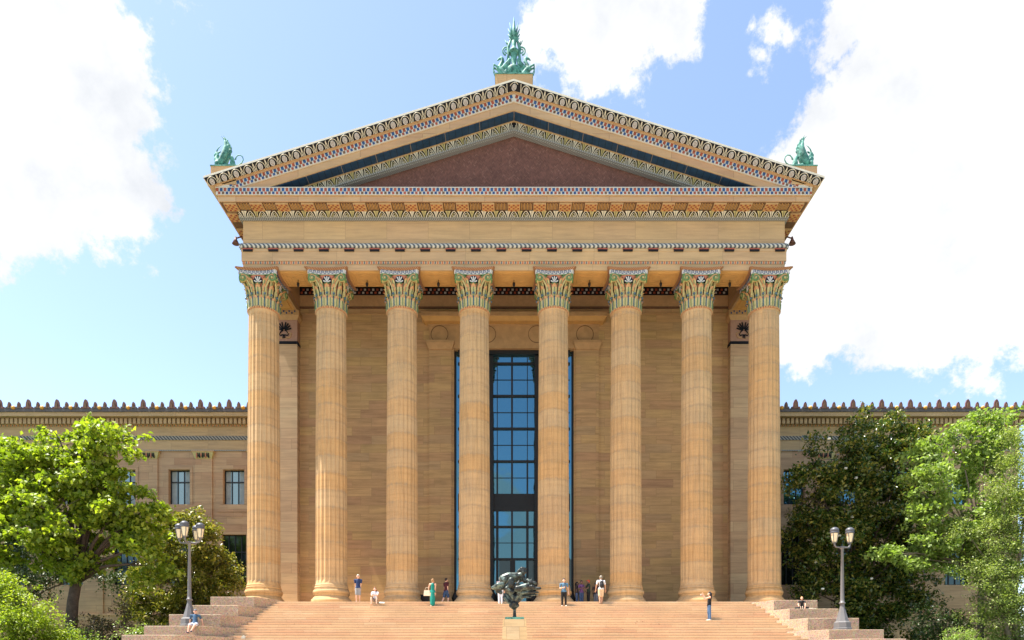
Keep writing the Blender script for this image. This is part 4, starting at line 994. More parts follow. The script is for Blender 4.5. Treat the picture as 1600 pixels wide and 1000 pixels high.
L = [((400,470,0),.10,(470,560,0),.11),((600,480,0),.10,(520,555,0),.11),((430,430,-.2),.11,(490,520,-.1),.11),((560,440,-.2),.10,(500,530,-.1),.10),((370,500,-.1),.09,(430,560,-.1),.09),
 ((410,420,.3),.13,(580,420,.3),.13),((490,460,.3),.14,(490,560,.1),.15),
 ((235,385,-.15),.09,(300,350,-.2),.13),((300,350,-.2),.13,(350,345,-.15),.12),((250,385,-.1),.11,(330,385,-.1),.14),((275,420,0),.07,(330,440,-.05),.10),((350,370,0),.13,(420,410,0),.14),
 ((455,352,-.35),.15,(455,300,-.32),.16),((455,352,-.3),.12,(400,400,-.2),.10),((400,395,-.25),.10,(470,440,-.3),.10),
 ((480,365,-.25),.12,(560,400,-.3),.17),((520,400,-.3),.17,(640,372,-.3),.17),((640,390,-.25),.13,(710,385,-.3),.12),((700,392,-.25),.10,(798,398,-.35),.075),((700,380,-.38),.11,(715,385,-.35),.10),
 ((540,450,-.2),.10,(650,440,-.2),.10),((650,440,-.2),.10,(780,442,-.2),.045),((620,470,0),.09,(770,468,-.1),.04),((560,480,-.05),.10,(690,500,-.1),.04),
 ((365,270,0),.24,(430,245,0),.23),((430,245,0),.22,(520,238,0),.19),((370,290,-.05),.22,(352,315,0),.16),((520,238,0),.19,(575,235,0),.15),((450,270,.15),.18,(560,270,.15),.18),
 ((560,230,-.05),.14,(600,205,-.05),.12),((590,170,-.05),.16,(603,195,-.1),.14),((540,185,-.05),.08,(580,155,-.05),.10),((580,152,-.1),.09,(622,158,-.1),.08),
 ((590,250,0),.15,(618,290,0),.13),((610,290,0),.12,(660,330,0),.13),((650,300,-.2),.10,(690,325,-.25),.12),((700,325,-.25),.09,(735,332,-.25),.11),((735,332,-.25),.11,(738,330,-.2),.10),
 ((665,300,-.25),.04,(655,275,-.25),.025),((690,300,-.25),.04,(703,272,-.25),.02),((530,345,-.35),.09,(548,318,-.35),.06)]
for (a_, r0, b2, r1) in L: q.cap(E(a_[0], a_[1], a_[2]), r0*0.96, E(b2[0], b2[1], b2[2]), r1*0.96)
melt(q, 'wrestling_figures', M['bronze'], 0.022, sc, smooth=3)

# ============================================================ STREET LAMPS
def street_lamp(loc, heads, H, label, pedestal_r=0.42):
    r = empty('street_lamp', loc, 0, label, 'street lamp')
    p = MB(); k = H/5.7
    p.lathe([(pedestal_r*1.25,0),(pedestal_r*1.25,0.10),(pedestal_r*1.12,0.13),(pedestal_r*1.08,0.42),(pedestal_r*0.85,0.50),(0.22,0.95),(0.13,1.30),(0.12,1.45)], 8, smooth=False, c=(0,0))
    p.build('lamp_base', M['lamp_metal'], r)
    q = MB(); q.lathe([(0.12,1.45),(0.17,1.47),(0.17,1.53),(0.12,1.56),(0.105,1.7),(0.07,H-1.25),(0.10,H-1.2),(0.13,H-1.15),(0.10,H-1.05)], 16); q.build('lamp_pole', M['lamp_metal'], r)
    for (dx, dy, up) in heads:
        a = MB(); z = H-1.1
        a.tube([(0,0,z),(dx*0.45,dy*0.45,z-0.02),(dx*0.85,dy*0.85,z+0.0),(dx,dy,z+0.12),(dx,dy,z+0.22+up)], [.055,.045,.045,.05,.06], 8)
        ar = a.build('lamp_arm', M['lamp_metal'], r)
        g_ = MB(); zb = z+0.22+up; g_.lathe([(0.08,zb+0.02),(0.125,zb+0.12),(0.165,zb+0.35),(0.19,zb+0.52)], 16, (dx,dy)); g_.build('lamp_glass', M['lamp_glass'], ar)
        f = MB(); f.lathe([(0.07,zb-0.03),(0.11,zb),(0.11,zb+0.03)], 12, (dx,dy), 0)
        for i in range(4):
            an = math.pi/4+i*math.pi/2; c_, s_ = math.cos(an), math.sin(an)
            f.tube([(dx+.11*c_,dy+.11*s_,zb),(dx+.145*c_,dy+.145*s_,zb+.15),(dx+.19*c_,dy+.19*s_,zb+.4),(dx+.21*c_,dy+.21*s_,zb+.55)], 0.02, 5, 0)
        f.lathe([(0.195,zb+0.51),(0.235,zb+0.53),(0.245,zb+0.57),(0.215,zb+0.60),(0.222,zb+0.64),(0.235,zb+0.66),(0.23,zb+0.72),(0.19,zb+0.79),(0.11,zb+0.84),(0.04,zb+0.86)], 20, (dx,dy), 1)
        f.build('lamp_cap', [M['lamp_metal'], M['lamp_dark']], ar)
    return r
street_lamp((at(296,38.2), 38.2-46, 4.294), [(-0.60,0.1,0),(0,-0.55,0),(0.62,-0.05,0),(0.15,0.55,0)], 5.75, 'grey cast iron street lamp with four cream lanterns on the left granite blocks')
street_lamp((at(1316,38.2), 38.2-46, 4.094), [(-0.47,-0.1,0),(0.47,0.1,0.03)], 5.70, 'grey cast iron street lamp with two cream lanterns on the right granite blocks')

# ============================================================ PEOPLE
SK = {'light': (0.62,0.36,0.25), 'tan': (0.46,0.25,0.16), 'dark': (0.16,0.085,0.055)}
_mc = {}
def cm(name, c, rough=0.8):
    if max(c) < 0.48 and not name.startswith(('skin', 'hair')): c = tuple(q*0.6 for q in c)
    if name not in _mc: _mc[name] = plain(name, c, rough, var=0.1, scale=8)
    return _mc[name]
def V(x, f, z): return Vector((x, -f, z))
def person(loc, rz, H, label, skin='light', hair=('short', (0.05,0.03,0.02)), top=('short', 'navy_cloth', (0.02,0.05,0.16)), bottom=('pants', 'black_cloth', (0.02,0.02,0.022)),
           shoes=(0.6,0.58,0.55), legs=None, arms=None, lean=0.0, female=False, hips=None, headdir=0.0):
    r = empty('person', loc, rz, label, 'person'); U = H
    sw = U*(0.105 if female else 0.118); hwid = U*0.050
    hipz = U*0.52 if hips is None else hips
    pel = V(0, 0, hipz); chest = pel + V(0, math.sin(lean)*U*0.27, math.cos(lean)*U*0.27); neck = chest + V(0, math.sin(lean)*U*0.05, U*0.055); head = neck + V(0, U*0.012+math.sin(lean)*0.03, U*0.088)
    b = MB(); 
    b.cap(pel + V(-hwid*.8,0,0), U*.062, pel + V(hwid*.8,0,0), U*.062); b.cap(pel, U*.066, pel.lerp(chest, .45), U*.058); b.cap(pel.lerp(chest, .45), U*.060, chest, U*.068)
    b.cap(chest + V(-sw*.75,0,U*.015), U*.040, chest + V(sw*.75,0,U*.015), U*.040); b.cap(chest + V(0,0,U*.02), U*.045, neck + V(0,0,U*.02), U*.031)
    b.ball(head, U*.060, sc=(.82,1.0,1.12), n=14); b.ball(head + V(0,U*.02,-U*.025), U*.044, n=10); 
    b.cap(head + V(0,U*.056,0), U*.008, head + V(0,U*.068,-U*.014), U*.011)
    for s_ in (-1, 1): b.ball(head + V(s_*U*.052, 0, -U*.005), U*.014, n=6)
    legs = legs or [((0,0,-1),(0,0,-1))]*2; arms = arms or [((.12,0,-1),(.05,.15,-1)), ((-.12,0,-1),(-.05,.15,-1))]
    joints = {}; ex = MB(); shoe = MB()
    for i, s_ in enumerate((-1, 1)):
        h = pel + V(s_*hwid, 0, -U*.01); d0, d1 = [V(*q).normalized() for q in legs[i]]
        kn = h + d0*U*.245; an = kn + d1*U*.235
        b.cap(h, U*.055, kn, U*.034); b.cap(kn, U*.034, kn.lerp(an, .35), U*.035); b.cap(kn.lerp(an, .35), U*.034, an, U*.021)
        fw = V(0,1,0) if abs(d1.z) > 0.35 else V(0, .3, .95).normalized()
        if d1.z < -0.2: fw = (V(s_*.15,1,0) - d1*(V(0,1,0).dot(d1))*0.6).normalized()
        b.cap(an, U*.022, an + fw*U*.07 - V(0,0,U*.02), U*.018)
        shoe.cap(an - V(0,0,U*.018) - fw*U*.012, U*.026, an + fw*U*.09 - V(0,0,U*.024), U*.021)
        joints['l%d' % i] = (h, kn, an)
        sh = chest + V(s_*sw, 0, U*.018); a0, a1 = [V(*q).normalized() for q in arms[i]]
        el = sh + a0*U*.165; wr = el + a1*U*.145
        b.cap(sh, U*.031, el, U*.023); b.cap(el, U*.023, wr, U*.0155)
        pm = wr + a1*U*.045; b.cap(wr, U*.015, pm, U*.019)
        side = a1.cross(V(0,1,0)); side = side.normalized() if side.length > .1 else V(1,0,0); inn = a1.cross(side).normalized()
        for j, (o_, ln) in enumerate(((-.020,.036),(-.007,.044),(.006,.041),(.018,.033))):
            p0 = pm + side*o_*U + a1*U*.010; p1 = p0 + a1*ln*U*.6; p2 = p1 + (a1*.8+inn*.5).normalized()*ln*U*.5
            ex.cap(p0, U*.0058, p1, U*.0052, n=6); ex.cap(p1, U*.0052, p2, U*.0042, n=6)
        p0 = wr + side*U*.014 + a1*U*.015; ex.cap(p0, U*.0068, p0 + (a1*.6+side*.8).normalized()*U*.038, U*.005, n=6)
        joints['a%d' % i] = (sh, el, wr, pm)
    B = melt(b, 'body', cm('skin_'+skin, SK[skin], 0.6), 0.013, r, smooth=2, extra=ex)
    # hair
    hs, hc = hair; hb = MB(); hm = cm('hair_%d_%d_%d' % tuple(int(q*99) for q in hc), hc, 0.7)
    if hs != 'bald':
        hb.ball(head + V(0,-U*.010,U*.014), U*.065, sc=(.86,.98,1.05), n=14)
        if hs == 'long':
            hb.cap(head + V(0,-U*.045,0), U*.052, head + V(0,-U*.055,-U*.13), U*.040); hb.cap(head + V(-U*.04,-U*.03,-.02), U*.03, head + V(-U*.045,-U*.03,-U*.10), U*.022); hb.cap(head + V(U*.04,-U*.03,-.02), U*.03, head + V(U*.045,-U*.03,-U*.10), U*.022)
        if hs == 'bun': hb.ball(head + V(0,-U*.07,U*.03), U*.03)
        if hs == 'cap': hb.cap(head + V(0,U*.03,U*.035), U*.035, head + V(0,U*.085,U*.025), U*.016)
        # keep the face free
        o = melt(hb, 'cap' if hs == 'cap' else 'hair', hm, 0.014, B, smooth=1)
        for v_ in o.data.vertices:
            q = v_.co - head
            if -q.y > U*.012 and q.z < U*.030: v_.co.y = head.y - U*.012 + (v_.co.y - (head.y-U*.012))*0.1
    fc = MB()
    for s_ in (-1, 1): fc.ball(head + V(s_*U*.019, U*.0565, U*.004), U*.006, n=6)
    fc.cap(head + V(-U*.013,U*.062,-U*.034), U*.003, head + V(U*.013,U*.062,-U*.034), U*.003, n=5); fc.build('face', cm('dark_eye', (0.05,0.02,0.015), .5), B)
    # top
    tk, tn, tc = top; c_ = MB(); g_ = U*.010
    c_.cap(pel + V(-hwid*.75,0,U*.01), U*.062+g_, pel + V(hwid*.75,0,U*.01), U*.062+g_); c_.cap(pel, U*.064+g_, pel.lerp(chest,.45), U*.058+g_); c_.cap(pel.lerp(chest,.45), U*.060+g_, chest + V(0,0,U*-.005), U*.066+g_)
    if tk != 'none':
        c_.cap(chest + V(-sw*.72,0,U*.012), U*.038+g_*.6, chest + V(sw*.72,0,U*.012), U*.038+g_*.6)
        for i in (0, 1):
            sh, el, wr, pm = joints['a%d' % i]; e_ = sh.lerp(el, .62) if tk == 'short' else el; c_.cap(sh, U*.031+g_*.7, e_, U*.025+g_*.7)
            if tk == 'long': c_.cap(el, U*.025+g_, el.lerp(wr,.9), U*.018+g_)
    bk, bn, bc = bottom
    if bk == 'dress':
        f0 = (joints['l0'][2]+joints['l1'][2])/2; c_.cap(pel, U*.085, f0.lerp(pel,.45), U*.095); c_.cap(f0.lerp(pel,.45), U*.095, f0 + V(0,0,U*.05), U*.088)
    melt(c_, 'dress' if bk == 'dress' else 'shirt', cm(tn, tc), 0.015, r, smooth=2)
    if bk != 'dress':
        l_ = MB(); l_.cap(pel + V(-hwid*.8,0,-U*.012), U*.062+g_*.8, pel + V(hwid*.8,0,-U*.012), U*.062+g_*.8)
        for i in (0, 1):
            h, kn, an = joints['l%d' % i]
            if bk == 'shorts': l_.cap(h, U*.056+g_, h.lerp(kn,.88), U*.044+g_)
            else: l_.cap(h, U*.055+g_*.8, kn, U*.036+g_*.8); l_.cap(kn, U*.036+g_*.8, an.lerp(kn,.08), U*.027+g_*.8)
        melt(l_, 'shorts' if bk == 'shorts' else 'trousers', cm(bn, bc), 0.015, r, smooth=2)
    melt(shoe, 'shoes', cm('shoe_%d' % int(shoes[0]*99), shoes, .6), 0.012, r, smooth=1)
    return r, joints, dict(pel=pel, chest=chest, head=head)
def platform_at(px, d): return (at(px, d), d-46, Z0)
def step_at(px, k, f=0.45): d = stepd(k, f); return (at(px, d), d-46, stepz(k))
PI = math.pi
person(platform_at(559.5,43.95), 0, 1.76, 'man in navy polo shirt, light grey shorts and cap walking between second and third columns', hair=('cap',(0.5,0.45,0.4)), bottom=('shorts','light_grey_cloth',(0.42,0.42,0.43)), shoes=(0.05,0.05,0.06), legs=[((0,.12,-1),(0,-.05,-1)),((0,-.02,-1),(0,-.1,-1))])
# seated woman on the top step
H = 1.62
person((at(586,43.35), -2.55, Z0-0.52*H+0.57), 0, H, 'woman in a white top sitting with knees drawn up on the top step', hair=('long',(0.16,0.06,0.03)), top=('short','white_cloth',(0.62,0.64,0.70)), bottom=('shorts','pale_cloth',(0.35,0.30,0.28)), female=True, hips=0.52*H-0.47,
       legs=[((-.25,.9,.25),(.1,.25,-1)),((.2,.9,.3),(0,.25,-1))], arms=[((-.1,.75,-.8),(.35,.9,-.1)),((.1,.75,-.8),(-.35,.9,-.1))], lean=0.25, shoes=(0.5,0.3,0.22))
sh_ = MB(); sh_.cap((-.12,0,.05),.05,(.12,.04,.045),.045); sh_.cap((-.1,-.12,.05),.045,(.15,-.1,.045),.04); o = sh_.build('pair_of_sandals', cm('pale_shoe',(0.55,0.6,0.62)), None, (at(597.5,43.2), -2.95, Z0-RIS-0.0)); tag(o, 'pale shoes lying on the step beside the seated woman in white', 'shoes')
TB = step_at(676, 2)
_, J, _ = person(TB, PI, 1.70, 'woman in a long teal dress climbing the steps with her back turned', hair=('bun',(0.30,0.17,0.08)), top=('none','teal_cloth',(0.0,0.30,0.24)), bottom=('dress','',(0,0,0)), female=True, shoes=(0.6,0.5,0.4), legs=[((0,.1,-1),(0,-.1,-1)),((0,-.1,-1),(0,-.15,-1))], arms=[((.1,.1,-1),(.0,.15,-1)),((.28,.15,-1),(.15,.5,-.8))][::1])
tb = MB(); tb.frustum(0,0,0,0.34,0.20,0.07,0.17,0.04); tb.tube([(-.12,0,.33),(-.08,0,.50),(.08,0,.50),(.12,0,.33)], .012, 6)
tag(tb.build('tote_bag', cm('cream_canvas',(0.62,0.52,0.38)), None, (TB[0]-0.36, TB[1]+0.02, TB[2]+0.66)), 'cream tote bag hanging from the arm of the woman in the teal dress', 'bag')
person(platform_at(697,45.4), 2.3, 1.74, 'dark haired man in maroon t-shirt and blue shorts walking beside the fourth column', skin='light', hair=('short',(0.02,0.012,0.01)), top=('short','maroon_cloth',(0.09,0.01,0.02)), bottom=('shorts','denim_blue_cloth',(0.04,0.09,0.20)), shoes=(0.45,0.35,0.3), legs=[((0,.3,-1),(0,-.1,-1)),((0,-.25,-1),(0,-.5,-1))])
person(step_at(782,1), PI-.2, 1.70, 'grey haired person in mauve top and white trousers half hidden behind the dark bronze group', hair=('short',(0.35,0.33,0.31)), top=('short','mauve_cloth',(0.30,0.22,0.26)), bottom=('pants','white_trousers',(0.55,0.55,0.60)), arms=[((-.12,.1,-1),(.05,.3,-1)),((.3,.3,-.8),(-.2,.9,.3))])
person(step_at(881,2), 0, 1.72, 'woman in blue patterned t-shirt and black trousers facing forward', skin='light', hair=('short',(0.03,0.02,0.018)), top=('short','blue_print_cloth',(0.12,0.26,0.40)), bottom=('pants','black_cloth',(0.012,0.012,0.014)), shoes=(0.65,0.6,0.55), arms=[((-.15,.1,-1),(.7,.75,.1)),((.2,0,-1),(.12,.2,-1))], legs=[((-.03,0,-1),(-.02,0,-1)),((.06,0,-1),(.03,0,-1))])
person(platform_at(901.5,46.2), 1.2, 1.60, 'dark haired woman in dark top and blue jeans, leftmost of the shaded group', skin='dark', female=True, hair=('long',(0.015,0.01,0.01)), top=('short','charcoal_cloth',(0.07,0.05,0.06)), bottom=('pants','jeans_blue',(0.13,0.20,0.38)))
person(platform_at(908.5,46.0), 0.5, 1.66, 'woman in purple blouse and blue jeans standing in the shaded group', skin='dark', female=True, hair=('short',(0.02,0.012,0.01)), top=('short','purple_cloth',(0.22,0.09,0.26)), bottom=('pants','mid_blue_jeans',(0.07,0.12,0.25)), arms=[((-.3,.2,-.8),(.6,.7,.2)),((.2,.1,-1),(.2,.4,-.7))])
person(platform_at(919.5,46.0), -1.4, 1.70, 'person in red hat and dark green shirt standing in the shaded group', skin='dark', hair=('cap',(0.45,0.06,0.02)), top=('short','dark_green_cloth',(0.03,0.05,0.03)), bottom=('pants','black_cloth',(0.012,0.012,0.014)), arms=[((-.2,.6,-.9),(.1,1,-.1)),((.2,.4,-.9),(0,1,-.2))])
person(platform_at(931,46.4), 2.6, 1.58, 'dark haired person in dark top and grey trousers partly behind the man with the backpack', skin='dark', hair=('short',(0.015,0.01,0.01)), top=('short','charcoal_cloth',(0.07,0.05,0.06)), bottom=('pants','grey_trousers',(0.30,0.31,0.36)), arms=[((-.3,.1,-.9),(-.3,.7,.1)),((.1,0,-1),(0,.2,-1))])
bp = step_at(939,1); person(bp, PI+.15, 1.78, 'man in white shirt and khaki shorts with backpack climbing the top steps', skin='tan', hair=('short',(0.22,0.20,0.16)), top=('short','white_shirt_cloth',(0.70,0.70,0.72)), bottom=('shorts','khaki_cloth',(0.58,0.42,0.27)), shoes=(0.10,0.05,0.04), legs=[((0,.2,-1),(0,.05,-1)),((0,-.05,-1),(0,-.2,-1))], arms=[((-.25,.05,-1),(-.1,.3,-1)),((.28,.05,-1),(.1,.3,-1))])
b = MB(); b.cap((0,0,.0),.14,(0,0,.22),.12); b.cap((0,-.06,-.02),.11,(0,-.06,.08),.11); b.cap((-.1,.1,.28),.02,(-.12,.22,.30),.02); b.cap((.1,.1,.28),.02,(.12,.22,.30),.02)
tag(melt(b, 'backpack', cm('black_nylon',(0.02,0.02,0.025)), 0.016, None, (bp[0]+0.02, bp[1]-0.20, bp[2]+1.12), smooth=2), 'black backpack worn by the man in white shirt and khaki shorts', 'backpack')
person(step_at(1108,8), -PI/2-0.15+PI/2*0, 1.68, 'woman with long black hair, black top and ripped jeans taking a photograph on the steps', hair=('long',(0.012,0.01,0.012)), top=('none','black_top_cloth',(0.012,0.012,0.014)), bottom=('pants','faded_jeans',(0.10,0.20,0.38)), female=True, shoes=(0.7,0.66,0.6), lean=-0.06, arms=[((0,.9,-.35),(.05,.45,.9)),((0,.9,-.3),(-.05,.45,.95))], legs=[((-.02,.05,-1),(0,-.05,-1)),((.05,-.08,-1),(0,-.05,-1))])
kp = step_at(1108,8)
ph = MB(); ph.box(-.006,.006,-.075,.075,-.04,.04); tag(ph.build('phone', cm('pale_phone',(0.6,0.6,0.6),.3), None, (kp[0]-0.50, kp[1]-0.04, kp[2]+1.52)), 'small phone held up by the woman in the black top', 'phone')
# man sitting on the left block, child on the right block
Hs = 1.74
person((at(303,37.5), 37.60-46, 4.294-0.52*Hs+0.56), 0.25, Hs, 'man in blue t-shirt and cap lounging on the left granite block by the lamp', hair=('cap',(0.10,0.11,0.14)), top=('short','slate_blue_cloth',(0.05,0.13,0.24)), bottom=('shorts','pale_shorts_cloth',(0.45,0.45,0.5)), hips=0.52*Hs-0.46, lean=-0.30, shoes=(0.04,0.06,0.14),
       legs=[((-.25,.95,-.15),(-.1,.35,-1)),((.0,.95,-.1),(-.45,.5,-1))], arms=[((-.25,-.35,-.9),(-.1,-.1,-1)),((.35,-.55,-.8),(.2,-.2,-1))])
Hc = 1.35
person((at(1255,40.7), 40.85-46, 5.503-0.52*Hc+0.50), -0.5, Hc, 'blond child in black t-shirt sitting cross-legged on the right granite block', hair=('short',(0.50,0.28,0.12)), top=('short','black_tee_cloth',(0.02,0.02,0.022)), bottom=('pants','black_cloth',(0.012,0.012,0.014)), hips=0.52*Hc-0.40, lean=0.35, legs=[((-.9,.6,-.02),(.9,.35,-.12)),((.9,.6,-.02),(-.9,.45,-.12))], arms=[((-.15,.6,-.8),(.2,.8,-.4)),((.2,.5,-.85),(-.05,.5,-.85))])
b = MB(); b.box(-.22,.22,-.12,.12,0,.03); b.box(-.1,.05,-.05,.07,.03,.06); tag(b.build('open_book', cm('paper_white',(0.65,0.62,0.5)), None, (at(1268,40.6), 40.62-46, 5.504)), 'open book lying beside the seated child on the right block', 'book')
b = MB(); b.box(-.27,.27,-.25,.25,0,.82); b.box(-.29,.29,-.27,.27,.82,.88); b.box(-.2,.2,-.262,-.25,.62,.74); tag(b.build('litter_bin', M['bronze_dark'], None, (at(664,47.5), 1.5, Z0)), 'black square litter bin behind the woman in the teal dress', 'litter bin')
b = MB(); b.frame([(-.12,0),(.1,0),(.13,.1),(.02,.19),(-.08,.12)], (0,0,0), (1,0,0), (0,0,1), (0,-1,0), 0, .08); tag(b.build('crumpled_paper', cm('paper_white',(0.65,0.62,0.5)), None, (at(381,38.6), stepd(15,0.5)-46, stepz(15)+0.002)), 'crumpled white paper on the left edge of the steps', 'paper')

# ============================================================ TREES
rng = np.random.default_rng(11)
def leaf_mesh(name, centers, mats, size, per, spread, droop=0.25, flat=0.5, parent=None, loc=(0,0,0), elong=1.6):
    """clusters of folded leaves; centers (n,3)"""
    n = len(centers)*per
    c = np.repeat(centers, per, 0) + rng.normal(0, 1, (n, 3))*spread*np.array([1, 1, .7])
    az = rng.uniform(0, 2*np.pi, n); el = rng.normal(-droop, 0.5, n)
    d = np.stack([np.cos(az)*np.cos(el), np.sin(az)*np.cos(el), np.sin(el)], 1)
    up = np.tile([0, 0, 1.0], (n, 1)) + rng.normal(0, flat, (n, 3)); s = np.cross(d, up); s /= np.linalg.norm(s, axis=1)[:, None]+1e-9
    nn = np.cross(s, d); L = size*rng.uniform(0.6, 1.25, n)[:, None]; Wd_ = L/elong/2
    base = c - d*L*.5; tip = c + d*L*.5 - nn*L*.12; l_ = c - s*Wd_ + nn*L*.10; r_ = c + s*Wd_ + nn*L*.10; mid = c
    v = np.stack([base, r_, tip, l_, mid], 1).reshape(-1, 3) - np.array(loc)
    i0 = (np.arange(n)*5)[:, None]
    f = np.concatenate([i0+[0, 1, 4], i0+[1, 2, 4], i0+[2, 3, 4], i0+[3, 0, 4]], 1).reshape(-1)
    me = bpy.data.meshes.new(name); me.vertices.add(len(v)); me.vertices.foreach_set('co', v.ravel())
    nf_ = n*4; me.loops.add(nf_*3); me.loops.foreach_set('vertex_index', f.astype(np.int32))
    me.polygons.add(nf_); me.polygons.foreach_set('loop_start', np.arange(nf_, dtype=np.int32)*3); me.polygons.foreach_set('loop_total', np.full(nf_, 3, dtype=np.int32))
    me.update(calc_edges=True)
    for m_ in mats: me.materials.append(m_)
    o = bpy.data.objects.new(name, me); COL.objects.link(o)
    if parent: o.parent = parent
    return o
def crown_points(lobes, n, hollow=0.55, clump=0.42):
    out = []
    tot = sum(l[2]**2 for l in lobes)
    for (x, z, r, y, ry) in [(l[0], l[1], l[2], l[3], l[4]) for l in lobes]:
        k = max(3, int(n*r*r/tot)); p = rng.normal(0, 1, (k, 3)); p /= np.linalg.norm(p, axis=1)[:, None]
        k2 = max(3, k//9); p = p[:k2]; rad = (hollow + (1-hollow)*rng.uniform(0, 1, (k2, 1))**0.6)
        q = p*rad*np.array([r, ry, r]); q[:, 0] += x; q[:, 1] += y; q[:, 2] += z
        c = np.repeat(q, 9, 0) + rng.normal(0, 1, (k2*9, 3))*np.array([clump, clump, clump*.45]); c[:, 2] -= 0.25*np.hypot(*(c-np.repeat(q, 9, 0))[:, :2].T)
        out.append(c)
    return np.concatenate(out)
def tree(name, px, d, lobes_px, label, leafm, nclus, per, size, spread, trunk_r=0.3, fork=None, barkm='bark', droop=.3, ground_z=None, group=None, cat='tree', limbs=True, elong=1.6, depth=0.75, hollow=0.5, flat=.5, stems=1, clump=0.42):
    gx, gy = at(px, d), d-46; gz = grd(gx, gy) - 0.05 if ground_z is None else ground_z
    r = empty(name, (gx, gy, gz), 0, label, cat, group); loc = (gx, gy, gz)
    k = d/1080
    lobes = []
    for i, lp in enumerate(lobes_px):
        (lx, ly, lr) = lp[:3]; y = gy + (lp[3] if len(lp) > 3 else random.uniform(-.5, .5)*lr*k*1.4)
        dd = 46 + y; lobes.append((at(lx, dd), zz(ly, dd), lr*k, y, lr*k*depth))
    pts = crown_points(lobes, nclus, hollow, clump)
    pts = pts[pts[:, 2] > gz + 0.2]
    leaf_mesh('crown', pts, [M[leafm]], size, per, spread, droop, flat, r, loc, elong)
    t = MB(); fz = zz(fork[1], d) if fork else gz + 1.0; fx = at(fork[0], d) if fork else gx
    if limbs:
        for s_ in range(stems):
            ox = (s_-(stems-1)/2)*trunk_r*2.2; base = Vector((ox, 0, 0)); fk = Vector((fx-gx + ox*2, 0, fz-gz))
            t.tube([base - Vector((0,0,0.2)), base*1.0 + Vector((0,0,0.15)), base.lerp(fk,.35)+Vector((0.06,0.04,0)), base.lerp(fk,.7)+Vector((-.05,0,0)), fk], [trunk_r*1.5, trunk_r*1.2, trunk_r, trunk_r*.9, trunk_r*.85], 12)
            for i, lb in enumerate(lobes):
                if stems > 1 and i % stems != s_: continue
                e = Vector((lb[0]-gx, lb[3]-gy, lb[1]-gz)); m1 = fk.lerp(e, .35) + Vector((0, 0, 0.10*(e-fk).length)); m2 = fk.lerp(e, .7) + Vector((random.uniform(-.2,.2), random.uniform(-.2,.2), 0.08*(e-fk).length))
                rr = trunk_r*0.5; t.tube([fk - Vector((0,0,.2)), m1, m2, e], [rr, rr*.6, rr*.38, rr*.15], 7)
                for j in range(5):
                    a_ = Vector((random.gauss(0,1), random.gauss(0,1), random.gauss(.3,.8))).normalized()*lb[2]*.85
                    st_ = m2.lerp(e, random.random()); t.tube([st_, st_.lerp(e+a_, .5)+Vector((0,0,.1)), e+a_], [rr*.22, rr*.14, rr*.05], 5)
    else:
        for i in range(6): 
            a_ = Vector((random.gauss(0,.6), random.gauss(0,.6), 0)); t.tube([Vector((0,0,-.1)), a_*.5 + Vector((0,0,.6)), a_ + Vector((0,0,1.3))], [.04,.03,.012], 5)
    t.build('trunk', M[barkm], r)
    return r
tree('broadleaf_tree', 103, 43.5, [(125,700,46),(165,705,42),(55,735,55),(95,740,50),(170,750,30),(10,765,60),(80,800,62),(150,790,52),(192,788,38),(-35,810,70),(30,845,55),(100,850,45),(185,830,34),(228,818,26),(220,860,32),(238,885,24),(240,792,14),(160,860,26),(150,680,22),(95,690,28),(0,700,25)],
     'bright green broadleaf tree with a forked dark trunk left of the stairs', 'leaf_bright', 1500, 22, 0.34, 0.20, 0.36, (120,905), elong=1.45, droop=.45, hollow=.45)
tree('magnolia_tree', 300, 49.5, [(300,825,34),(318,850,36),(345,880,32),(262,850,34),(240,880,42),(290,895,50),(335,915,36),(235,930,42),(285,945,45),(335,950,30),(225,970,30),(350,910,22),(300,985,40)],
     'glossy golden green magnolia behind the left street lamp', 'leaf_magnolia_gold', 1700, 20, 0.27, 0.20, 0.15, (290,960), elong=2.0, hollow=.35)
tree('evergreen_tree', 20, 47.5, [(10,880,60),(60,890,45),(-40,860,70),(100,905,30),(30,930,50),(160,900,22),(130,880,25)],
     'dark evergreen tree in the shade behind the bright green tree', 'leaf_dark', 700, 18, 0.24, 0.3, 0.2, (20,960), elong=2.2, hollow=.3)
tree('garden_bush', 20, 38.0, [(15,935,38),(45,955,32),(-20,940,50),(10,985,45),(60,990,30),(90,1010,30)],
     'light green bush in the bottom left corner', 'leaf_bright', 1100, 18, 0.17, 0.14, limbs=False, cat='bush', elong=1.9, hollow=.4)
tree('purple_shrub', 150, 42.0, [(150,965,20),(145,990,26),(160,1010,30)], 'purple brown shrub below the bright green tree, the left one of two', 'leaf_purple', 170, 12, 0.16, 0.16, limbs=False, cat='shrub', hollow=.1)
tree('purple_shrub', 190, 42.0, [(183,950,12),(185,975,20),(195,1000,26)], 'purple brown shrub at the foot of the magnolia beside the granite blocks', 'leaf_purple', 150, 12, 0.16, 0.15, limbs=False, cat='shrub', hollow=.1)
tree('small_green_shrub', 110, 40.5, [(120,1000,22),(150,1005,20),(210,990,16),(90,990,15)], 'small pale green shrub at the foot of the bright green tree', 'leaf_pale', 260, 12, 0.14, 0.14, limbs=False, cat='shrub', hollow=.1)
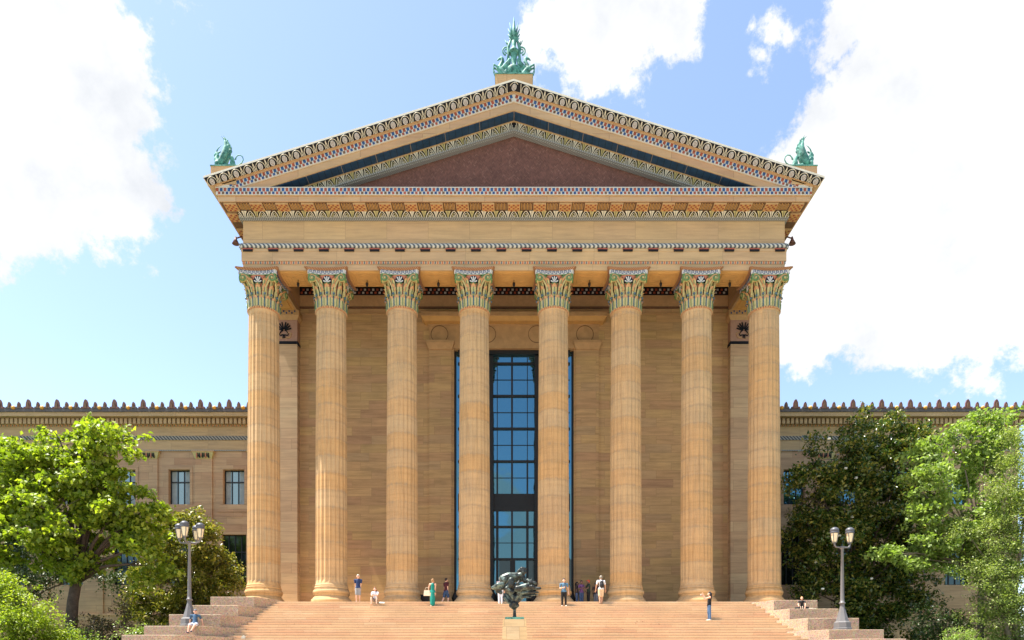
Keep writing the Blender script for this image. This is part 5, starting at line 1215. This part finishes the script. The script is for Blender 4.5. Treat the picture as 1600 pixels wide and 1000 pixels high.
RMG = tree('magnolia_tree', 1335, 49.5, [(1350,680,36),(1392,678,36),(1435,690,26),(1310,715,46),(1360,730,55),(1415,715,48),(1280,765,42),(1330,790,60),(1390,790,55),(1440,770,40),(1265,830,38),(1310,850,55),(1370,860,60),(1425,850,45),(1262,885,32),(1300,915,48),(1360,935,55),(1415,920,45),(1250,800,22),(1330,975,45),(1400,975,40),(1440,690,22),(1255,925,18)],
     'tall dark magnolia with white blossoms right of the stairs', 'leaf_magnolia', 3600, 20, 0.30, 0.23, 0.2, (1330,960), elong=2.0, hollow=.35, barkm='bark')
tree('broadleaf_tree', 1530, 44.5, [(1540,672,34),(1570,660,24),(1500,695,34),(1455,700,24),(1425,715,20),(1520,735,42),(1470,745,34),(1425,755,22),(1560,715,36),(1480,795,36),(1530,800,40),(1445,800,20),(1460,830,20),(1500,860,40),(1440,870,24),(1410,878,20),(1388,866,14),(1435,868,22),(1470,862,26),(1550,870,45),(1580,780,35)],
     'pale green broadleaf tree with reaching branches at the right', 'leaf_pale', 1100, 18, 0.28, 0.20, 0.2, (1535,900), barkm='bark_pale', elong=1.6, droop=.4, hollow=.35)
tree('small_leaved_tree', 1590, 42.5, [(1585,690,26),(1610,720,34),(1575,760,34),(1610,790,45),(1560,840,42),(1600,860,45),(1540,900,36),(1580,930,48),(1620,940,50),(1545,970,34),(1595,990,45),(1510,830,25),(1520,930,20)],
     'olive green small leaved tree at the right edge', 'leaf_olive', 1700, 26, 0.14, 0.20, 0.16, (1575,960), barkm='bark_pale', elong=1.7, hollow=.25, stems=2)
tree('dark_shrub', 1470, 44.5, [(1465,955,26),(1490,975,24),(1440,965,22),(1465,990,30)], 'dark green shrub between the magnolia and the right edge tree', 'leaf_dark', 300, 12, 0.17, 0.18, limbs=False, cat='shrub', hollow=.1)
tree('small_green_shrub', 1500, 41.0, [(1500,995,18),(1520,1005,18),(1480,1005,16)], 'small light green shrub at the foot of the right edge tree', 'leaf_pale', 160, 12, 0.13, 0.13, limbs=False, cat='shrub', hollow=.1)
for i, (px, py) in enumerate([(1320,733),(1336,748),(1294,687),(1330,809),(1368,700),(1274,880),(1360,905),(1284,921),(1310,838)]):
    d = 49.5-1.7; b = MB()
    for j in range(7): a_ = j*0.9; b.ball((0.06*math.cos(a_), 0.06*math.sin(a_), 0.02), 0.06, 0, 6, sc=(1,.8,1.2))
    o = b.build('blossom', M['flower'], RMG, (at(px,d)-RMG.location.x, d-46-RMG.location.y-0.15, zz(py,d)-RMG.location.z))
